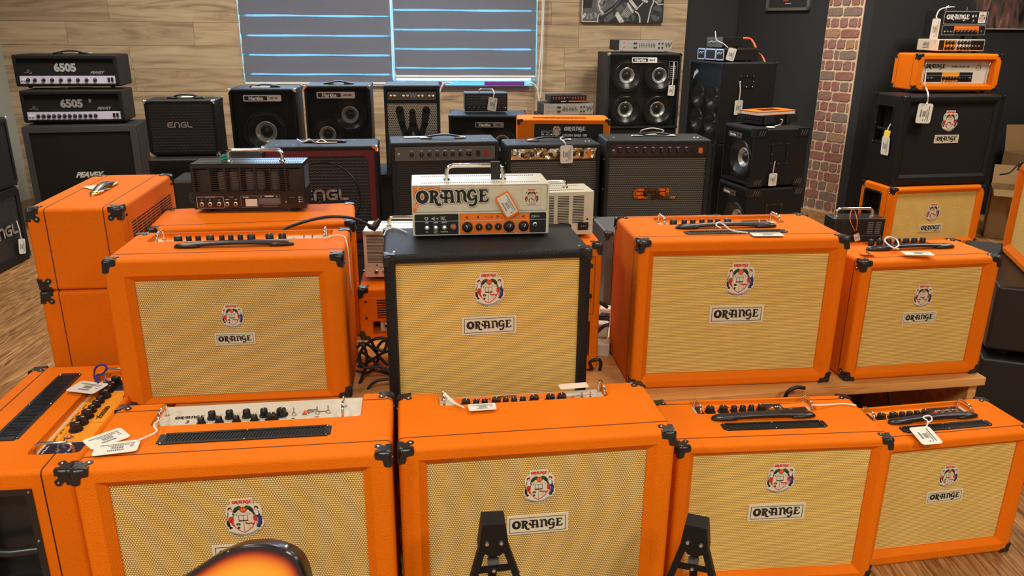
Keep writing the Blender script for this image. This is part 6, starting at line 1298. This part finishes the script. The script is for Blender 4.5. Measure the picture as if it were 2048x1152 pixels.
# ------------------------------------------------------------------ guitar stands and guitar
BKM = mat('stand_black', (.006, .006, .006, 1), .5, spec=.25)
def stand(lab, x, y, ztop, yaw, w=.059, sp=(.27, .33)):
    t = thing('guitar_stand', lab, 'guitar stand', (x, y, 0), yaw); MT = BKM
    yk = [(-w/2*.82, ztop), (w/2*.82, ztop), (w/2*.92, ztop-.020), (w/2*1.08, ztop-.060), (w/2*1.12, ztop-.068), (.018, ztop-.072), (.010, ztop-.078), (-.010, ztop-.078), (-.018, ztop-.072), (-w/2*1.12, ztop-.068), (-w/2*1.08, ztop-.060), (-w/2*.92, ztop-.020)]
    g = MB(); g.poly(yk, MT, -.018, .030); 
    link('yoke', g.mesh('yoke'), t)
    for sx in (-1, 1): g = MB(); g.cyl((sx*.015, -.018, ztop-.045), (sx*.015, -.022, ztop-.045), .0052, .004, STL, 10); link('screw', g.mesh('screw'), t)
    for sx, s_ in ((-1, sp[0]), (1, sp[1])):
        g = MB(); L = ztop-.05; x0 = sx*.019; x1 = sx*(.019 + s_*L); b = .0075
        rings = [[Vector((xx-b, yy-.010, zz)), Vector((xx+b, yy-.010, zz)), Vector((xx+b, yy+.010, zz)), Vector((xx-b, yy+.010, zz))] for xx, yy, zz in ((x0, 0, ztop-.045), (x1, -.05, .012))]
        g.loft(rings, MT); lg = link('leg', g.mesh('leg'), t); g = MB(); g.cyl((x1, -.05, 0), (x1, -.05, .02), .013, .011, RUB, 12); link('rubber_foot', g.mesh('foot', 40), lg)
    g = MB(); L = ztop-.05; g.loft([[Vector((xx-.009, yy-.006, zz)), Vector((xx+.009, yy-.006, zz)), Vector((xx+.009, yy+.006, zz)), Vector((xx-.009, yy+.006, zz))] for xx, yy, zz in ((0, .01, ztop-.05), (0, .10, .0))], MT); link('rear_leg', g.mesh('leg'), t)
    zc = ztop-.118; a = .019 + sp[0]*(ztop-.045-zc); c = .019 + sp[1]*(ztop-.045-zc)
    g = MB(); g.loft([[Vector((xx, -.012, zz-.0055)), Vector((xx, -.003, zz-.0055)), Vector((xx, -.003, zz+.0055)), Vector((xx, -.012, zz+.0055))] for xx, zz in ((-a, zc-.002), (c, zc+.004))], MT); g.box(-.012, .012, -.002, .014, zc+.004, zc+.014, GRYF); g.cyl((0, -.012, zc), (0, -.0155, zc), .0045, .004, STL, 10); g.cyl((c+.012, -.014, zc-.014), (c+.012, -.018, zc-.014), .0045, .004, STL, 10); link('cross_bar', g.mesh('bar'), t)
    for sx in (-1, 1):
        g = MB(); xx = sx*.10; g.tube([(xx, -.03, .12), (xx, -.12, .11), (xx, -.16, .115), (xx, -.165, .15)], .008, RUB, 8); link('support_arm', g.mesh('arm', 50), t)
    g = MB(); g.box(-.13, .13, -.045, -.03, .112, .128, MT); link('cross_bar', g.mesh('bar'), t)
p = at_y(994, 1040, 1.40); stand('black folding guitar stand before the grille of the big front-row combo', p.x, p.y, p.z, R_(6))
p = at_y(1401, 1042, 1.52); stand('black folding guitar stand at the seam between the second and third front-row combos', p.x, p.y, p.z + .004, R_(-20))
p = at_y(470, 1190, 1.20); stand('black folding guitar stand hidden behind the sunburst guitar', p.x, 1.21, .44, 0)
GB, nt, b = nodes('sunburst_lacquer'); va = nt.nodes.new('ShaderNodeVertexColor'); va.layer_name = 'burst'; nt.links.new(va.outputs[0], b.inputs['Base Color']); b.inputs['Roughness'].default_value = .30; b.inputs['Coat Weight'].default_value = .35; b.inputs['Coat Roughness'].default_value = .05
oc = [(360, 1166), (385, 1152), (420, 1127), (455, 1103), (490, 1087), (520, 1081), (552, 1082), (580, 1090), (600, 1103), (613, 1124), (621, 1152), (626, 1190), (618, 1235), (600, 1290), (596, 1340), (612, 1410), (610, 1480), (560, 1545), (470, 1570), (380, 1540), (325, 1480), (318, 1400), (338, 1330), (330, 1270), (312, 1225), (325, 1190)]
TLT = R_(-22); g0 = at_y(500, 1130, 1.12); gn = Vector((0, -cos(TLT), -sin(TLT))); gv = Vector((0, -sin(TLT), cos(TLT))) ; gv = Vector((0, sin(-TLT), cos(TLT)))
def on_guitar(px, py): r = ray(px, py); return EYE + r*((g0-EYE).dot(gn)/r.dot(gn))
cp_ = [on_guitar(500 + (a-500)*1.07, b_ + 9) for a, b_ in oc]; cp_ = smooth_path(cp_ + cp_[:1], 4)[:-1]; cen = sum(cp_, Vector())/len(cp_)
loc_ = [(p.x - cen.x, (p - cen).dot(gv)) for p in cp_]; n = len(loc_)
vs, fs, cols = [], [], []
BUR = {1.0: (.008, .005, .004), .975: (.008, .005, .004), .955: (.010, .004, .003), .93: (.06, .005, .003), .90: (.30, .022, .002), .86: (.58, .11, .004), .80: (.74, .24, .012), .72: (.80, .33, .02), .55: (.82, .37, .025), .3: (.82, .38, .03)}
prof = [(1.0, .016), (1.0, -.012), (.992, -.018), (.975, -.0222)] + [(s, -.0225) for s in (.955, .93, .90, .86, .80, .72, .55, .3)]
for s, y in [(.3, .0165), (.975, .0165), (.992, .0163)] + prof:
    for x, z in loc_: vs.append((x*s, y, z*s)); cols.append(BUR.get(s, (.008, .005, .004)) if y < -.0221 else (.008, .005, .004))
k = len(vs)//n
for i in range(k-1):
    for j in range(n): fs.append((i*n+j, i*n+(j+1) % n, (i+1)*n+(j+1) % n, (i+1)*n+j))
fs.append(tuple(range(n))[::-1]); fs.append(tuple((k-1)*n+j for j in range(n)))
me = bpy.data.meshes.new('body'); me.from_pydata(vs, [], fs); me.materials.append(GB); ca = me.color_attributes.new('burst', 'FLOAT_COLOR', 'POINT')
for i, c in enumerate(cols): ca.data[i].color = (*c, 1)
me.polygons.foreach_set('use_smooth', [True]*len(me.polygons)); me.set_sharp_from_angle(angle=R_(40))
gt = thing('electric_guitar', 'sunburst electric guitar with black edge, its body horn rising at the bottom of the frame', 'guitar', cen, R_(0)); gt.rotation_euler = (TLT, 0, 0); Gi = (Matrix.Translation(cen) @ Matrix.Rotation(TLT, 4, 'X')).inverted(); link('body', me, gt)
d = Vector((-.72, 0, -.20)).normalized()
g = MB(); a = Vector((-.10, -.012, .0)); g.loft([[a + d*s + Vector((0, y, 0)) + Vector((-d.z, 0, d.x))*q for y, q in ((-.014, -h), (-.014, h), (.006, h*.7), (.006, -h*.7))] for s, h in ((0, .028), (.40, .024), (.62, .021))], mat('maple_neck', (.62, .36, .14, 1), .3)); nk = link('neck', g.mesh('neck'), gt)
g = MB(); g.loft([[a + d*s + Vector((0, y, 0)) + Vector((-d.z, 0, d.x))*q for y, q in ((-.012, lo), (-.012, hi), (.004, hi), (.004, lo))] for s, lo, hi in ((.62, -.021, .021), (.66, -.03, .045), (.78, -.025, .05))], PLS); link('headstock', g.mesh('headstock'), nk)
g = MB(); g.box(-.03, .03, -.030, -.022, -.09, -.06, CHR); link('bridge', g.mesh('bridge'), gt)
for px, py in ((474, 1108), (587, 1094)):
    q = Gi @ on_guitar(px, py); g = MB(); g.turn([(.0035, 0), (.003, .003), (.001, .004)], STL, 10, (q.x, -.018, q.z), 'y'); link('screw', g.mesh('screw'), gt)
q = Gi @ on_guitar(611, 1143); g = MB(); g.box(q.x-.004, q.x+.004, -.019, -.015, q.z-.010, q.z+.006, PAP); link('end_sticker', g.mesh('sticker'), gt)
# ------------------------------------------------------------------ price tags
def on(P, f, pts): return [getattr(P, f)(*p) for p in pts]
def tag_top(lab, P, c, ang, w, h, off=.004, **k): p = P.top(*c, off); u = Vector((cos(P.yaw + R_(ang)), sin(P.yaw + R_(ang)), 0)); v = Vector((-u.y, u.x, 0)); return card(lab, p, u, v, w, h, **k)
def tag_front(lab, P, c, ang, w, h, off=.012, lean=0, **k):
    p = P.front(*c, off); ux = Vector((cos(P.yaw), sin(P.yaw), 0)); z = Vector((0, 0, 1)); n = Vector((sin(P.yaw), -cos(P.yaw), 0)); a = R_(ang)
    u = ux*cos(a) + z*sin(a); v = -ux*sin(a) + z*cos(a) - n*lean; return card(lab, p, u, v, w, h, **k)
P = BX['A']; c2 = tag_top('printed white leaflet under the price tag on the combo behind the guitar', P, (218, 890), 40, .085, .062, .003, name='leaflet', cat='leaflet')
t = tag_top('white price tag with barcode on the left top of the white-panelled combo', P, (238, 908), 8, .092, .052, .006); cord(t, [P.top(275, 895, .008), P.top(298, 885, .010), P.top(318, 874, .012), P.top(312, 862, .02), P.top(322, 852, .012), P.top(340, 845, .006)], .0022)
P = BX['B']; t = tag_top('white barcode tag on the big handleless combo, lying by its left guard bar', P, (968, 815), 1, .070, .036, .008); cord(t, [P.top(930, 816, .010), P.top(908, 806, .016), P.top(893, 790, .030), P.top(890, 786, .018), P.top(915, 808, .006), P.top(932, 817, .009)], .0018)
tag_top('pale pink paper strip lying at the back of the big handleless combo', P, (1150, 770), 3, .078, .030, .012, mt=PPK, ink=False, name='paper_strip', cat='paper')
P = BX['C']; wire('tag_cord', 'white cord lying from the guard bar across the top of the third front-row combo', 'cord', [P.top(1627, 800, .02), P.top(1640, 801, .012), P.top(1665, 799, .006), P.top(1690, 797, .005), P.top(1716, 800, .005)], .0022, CRD)
o = tag_top('orange swing tag lying over the toggle switches of the third front-row combo', P, (1593, 802), 4, .075, .022, .028, mt=ORP, ink=False, name='swing_tag'); 
P = BX['D']; u = Vector((cos(P.yaw), sin(P.yaw), 0)); n_ = Vector((sin(P.yaw), -cos(P.yaw), 0))
pc = P.top(1856, 858, .014); t = card('white price tag lying over the vent of the small amber-panelled end combo', pc, Vector((cos(P.yaw-.1), sin(P.yaw-.1), .06)), Vector((-sin(P.yaw-.1), cos(P.yaw-.1), .16)), .058, .074); cord(t, [P.top(1856, 842, .02), P.top(1860, 830, .02), P.top(1850, 822, .026), P.top(1862, 818, .03), P.top(1868, 826, .026), P.top(1858, 834, .02)], .0022)
P = BX['K']; t = tag_top('white price tag on the end-on combo beside its amber panel, tied with blue cord', P, (178, 788), 72, .095, .070, .010); cord(t, [P.top(200, 778, .014), P.top(192, 768, .022), P.top(193, 750, .026), P.top(206, 742, .03), P.top(216, 748, .034), P.top(208, 760, .03), P.top(196, 764, .024), P.top(202, 772, .02)], .0032, CBL)
P = BX['G']; t = tag_top('white price tag on the front edge of the largest orange combo on the table', P, (1532, 461), -2, .094, .040, .005); cord(t, [P.top(1494, 458, .008), P.top(1462, 454, .012), P.top(1446, 443, .022), P.top(1436, 438, .03), P.top(1430, 444, .022), P.top(1440, 450, .016)], .0022)
P = BX['H']; t = tag_top('white price tag looped to the strap handle of the small end combo on the table', P, (1834, 494), -12, .088, .042, .012); cord(t, [P.top(1796, 486, .014), P.top(1782, 482, .02), P.top(1768, 470, .03), P.top(1775, 462, .04), P.top(1790, 466, .03), P.top(1796, 478, .018), P.top(1786, 486, .014)], .0026)
t = tag_top('orange swing tag on the corner of the small end combo on the table', P, (1734, 496), -6, .040, .034, .006, mt=ORP, ink=False, name='swing_tag'); g = MB(); g.box(-.016, .016, -.005, .005, .0010, .0014, BKP) if False else None; k = link('lettering', letters('Take', .018, BKP, bold=.0003), t, (.002, 0, .0013), (-pi/2, 0, pi/2))
P = BX['N']; t = tag_front('orange-edged white barcode tag hanging tilted over the front of the cream head', P, (1012, 410), 30-90+.0, .070, .042, .014, rim=ORP); cord(t, [P.front(998, 374, .014), P.front(1001, 366, .012), P.front(1003, 362, .006)], .001, GOLD)
P = BX['MH']; t = tag_front('orange-edged tag hanging from the small black vented head behind the end combo', P, (1712, 464), 20, .026, .036, .012, rim=ORP); cord(t, [P.front(1708, 452, .014), P.front(1698, 430, .014), P.front(1700, 412, -.03), P.front(1706, 410, -.05), P.front(1712, 430, .012), P.front(1711, 450, .014)], .0016, COR)
P = BX['HK']; t = tag_front('white tag hanging low on the grille of the four-speaker bass cabinet', P, (1336.5, 176), -3, .055, .085, .01); cord(t, [P.front(1338, 167, .012), P.front(1340, 145, .012), P.front(1341, 119, .01)], .005)
P = BX['b21']; p = P.side(1471, 208, 1, .012); s_ = Vector((-sin(P.yaw), cos(P.yaw), 0)); t = card('white price tag hanging from the side handle of the tall corner cabinet', p, s_, Vector((0, 0, 1)), .066, .105); cord(t, [P.side(1472, 195, 1, .014), P.side(1474, 175, 1, .014), P.side(1473, 156, 1, .01)], .004)
P = BX['b22']; p = P.side(1455, 102, 1, .02); t = card('white price tag hanging over the front corner of the rack head on the corner cabinet', p, Vector((.97, .1, -.22)), Vector((.22, 0, .97)), .062, .088); cord(t, [p + Vector((-.03, -.01, .045)), p + Vector((-.07, -.02, .075)), p + Vector((-.12, -.02, .10)), p + Vector((-.13, -.0, .16))], .003)
P = BX['b24']; p = P.side(1542, 351, 1, .012); s_ = Vector((-sin(P.yaw), cos(P.yaw), 0)); t = card('white price tag hanging from the side handle of the upper bass cube', p, s_, Vector((0, 0, 1)), .062, .085); cord(t, [P.side(1542, 338, 1, .014), P.side(1544, 325, 1, .014), P.side(1546, 314, 1, .008)], .003)
P = BX['b24']; t = tag_top('white card lying before the flat black head on the upper bass cube', P, (1536, 246), 60, .05, .07, .004, ink=False); cord(t, [P.top(1545, 244, .01), P.top(1556, 240, .03), P.top(1560, 232, .06), P.top(1556, 230, .07)], .003)
P = BX['SC']; P2_ = BX['R2']; p = P2_.front(1843, 214, .02); t = card('large white price tag hanging from the wide orange head over the black cabinet', p, Vector((cos(P.yaw), sin(P.yaw), -.04)), Vector((-.05, 0, 1)), .105, .130); cord(t, [p + Vector((.006, 0, .060)), P2_.front(1849, 190, .02), P2_.front(1850, 175, .03), P.front(1846, 164, .02), P.front(1843, 155, .01), P.front(1845, 130, -.015)], .0045)
P = BX['R2']; p = P.side(1766, 280, -1, .012); s_ = Vector((sin(P.yaw), -cos(P.yaw), 0)); t = card('white price tag hanging below a yellow one from the black 2x12 cabinet side cup', p, s_, Vector((-.05, 0, 1)), .085, .125); p = P.side(1769, 257, -1, .008); t = card('small yellow tag hanging in the side cup of the black 2x12 cabinet', p, s_, Vector((.1, 0, 1)), .065, .055, mt=PYE, ink=False, name='yellow_tag'); cord(t, [p + Vector((0, 0, .02)), P.side(1772, 244, -1, .0), P.side(1776, 236, -1, -.02)], .003)
P = BX['X']; p = P.front(1862, 45, .03); t = card('narrow white price tag hanging beside the topmost small black head', p, Vector((cos(P.yaw), sin(P.yaw), 0)), Vector((.06, 0, 1)), .062, .140); cord(t, [p + Vector((.004, 0, .07)), P.front(1864, 20, .02), P.front(1871, 6, .0), P.front(1888, 1, -.04), P.front(1900, 0, -.08)], .004)
P = BX['b12']; t = tag_front('large white price tag hanging over the chrome control strip', P, (1129, 307), 1, .074, .102, .016); cord(t, [P.front(1128, 291, .018), P.front(1124, 282, .012), P.front(1116, 276, -.06), P.front(1120, 272, -.1)], .0034)
P = BX['b15']; t = tag_front('white price tag hanging from the small mesh-fronted head near the window', P, (979, 209), -8, .062, .092, .018); cord(t, [P.front(981, 195, .02), P.front(982, 186, .012), P.front(978, 178, -.05)], .003)
P = BX['LE1']; t = tag_front('white price tag hanging over the chrome badge of the floor cabinet at the left wall', P, (43, 508), -12, .075, .095, .02); cord(t, [P.front(41, 494, .02), P.front(37, 475, .02), P.front(31, 457, .012)], .003)
P = BX['I']; t = tag_top('cream card tucked under the strap handle of the orange head at left', P, (190, 389), 45, .11, .045, .003, ink=False, name='paper_card', cat='card')
for key, lab, c, a, w, h in (('RD', 'white tag lying on top of the maroon-bordered combo', (648, 290), 3, .12, .05), ('b13', 'white tag lying on top of the combo with the orange-outlined badge', (1294, 264), 5, .08, .05), ('b11', 'white tag lying on top of the combo with the red rocker switch', (824, 277), 3, .12, .05), ('b5', 'white tag lying under the handle of the small diamond-mesh combo', (368, 204), 3, .07, .08), ('P3', 'white string-tied tag lying on the topmost silver-strip head', (160, 119), 2, .12, .05), ('b7', 'white tag lying on the one-speaker bass combo', (515, 182), 2, .12, .06)):
    P = BX[key]; t = tag_top(lab, P, c, a, w, h, .004, ink=False)
P = BX['RD']; wire('tag_cord', 'white cord bundled on top of the maroon-bordered combo', 'cord', [P.top(590 + 12*i, 288 + (3 if i % 2 else -3), .015 + .012*(i % 3)) for i in range(6)], .003, CRD)
P = BX['b13']; wire('tag_cord', 'white cord looped over the handle of the combo with the orange-outlined badge', 'cord', [P.top(1275, 262, .004), P.top(1280, 256, .03), P.top(1300, 252, .04), P.top(1322, 256, .03), P.top(1316, 262, .01)], .003, CRD)
pp_ = Box(.90, 5.9, 5, .4, .3, .1, .62)
P = BX['E']; wire('tag_cord', 'white cord hanging down the right flank of the wide orange combo', 'cord', [P.top(646, 482, .01), P.top(664, 477, .004), P.top(686, 478, .003), P.side(694, 500, 1, .004), P.side(698, 540, 1, .004), P.side(704, 588, 1, .004), P.side(701, 570, 1, .006), P.side(697, 520, 1, .006)], .0016, CRD)
P = BX['F']; wire('tag_cord', 'white cord across the left back corner of the black cabinet', 'cord', [P.top(812, 468, .004), P.top(790, 460, .004), P.top(772, 464, .004), P.top(766, 474, .004)], .0018, CRD)

P = BX['U']; tag_top('orange triangular swing tag on the grey-topped amplifier behind the largest orange combo', P, (1392, 428), 10, .10, .045, .006, mt=ORP, ink=False, name='swing_tag')
p = at_y(1478, 70, 6.30); wire('speaker_cable', 'black and red cable arching down behind the small grey slider head', 'cable', [p + Vector((-.03, 0, .0)), at_y(1490, 70, 6.38), at_y(1498, 76, 6.38), at_y(1504, 88, 6.36)], .009, COR)
wire('speaker_cable', 'red-brown cable hanging behind the chrome-framed rack head', 'cable', [at_y(1508, 98, 6.28), at_y(1514, 102, 6.34), at_y(1520, 110, 6.33), at_y(1523, 118, 6.30)], .007, COR)
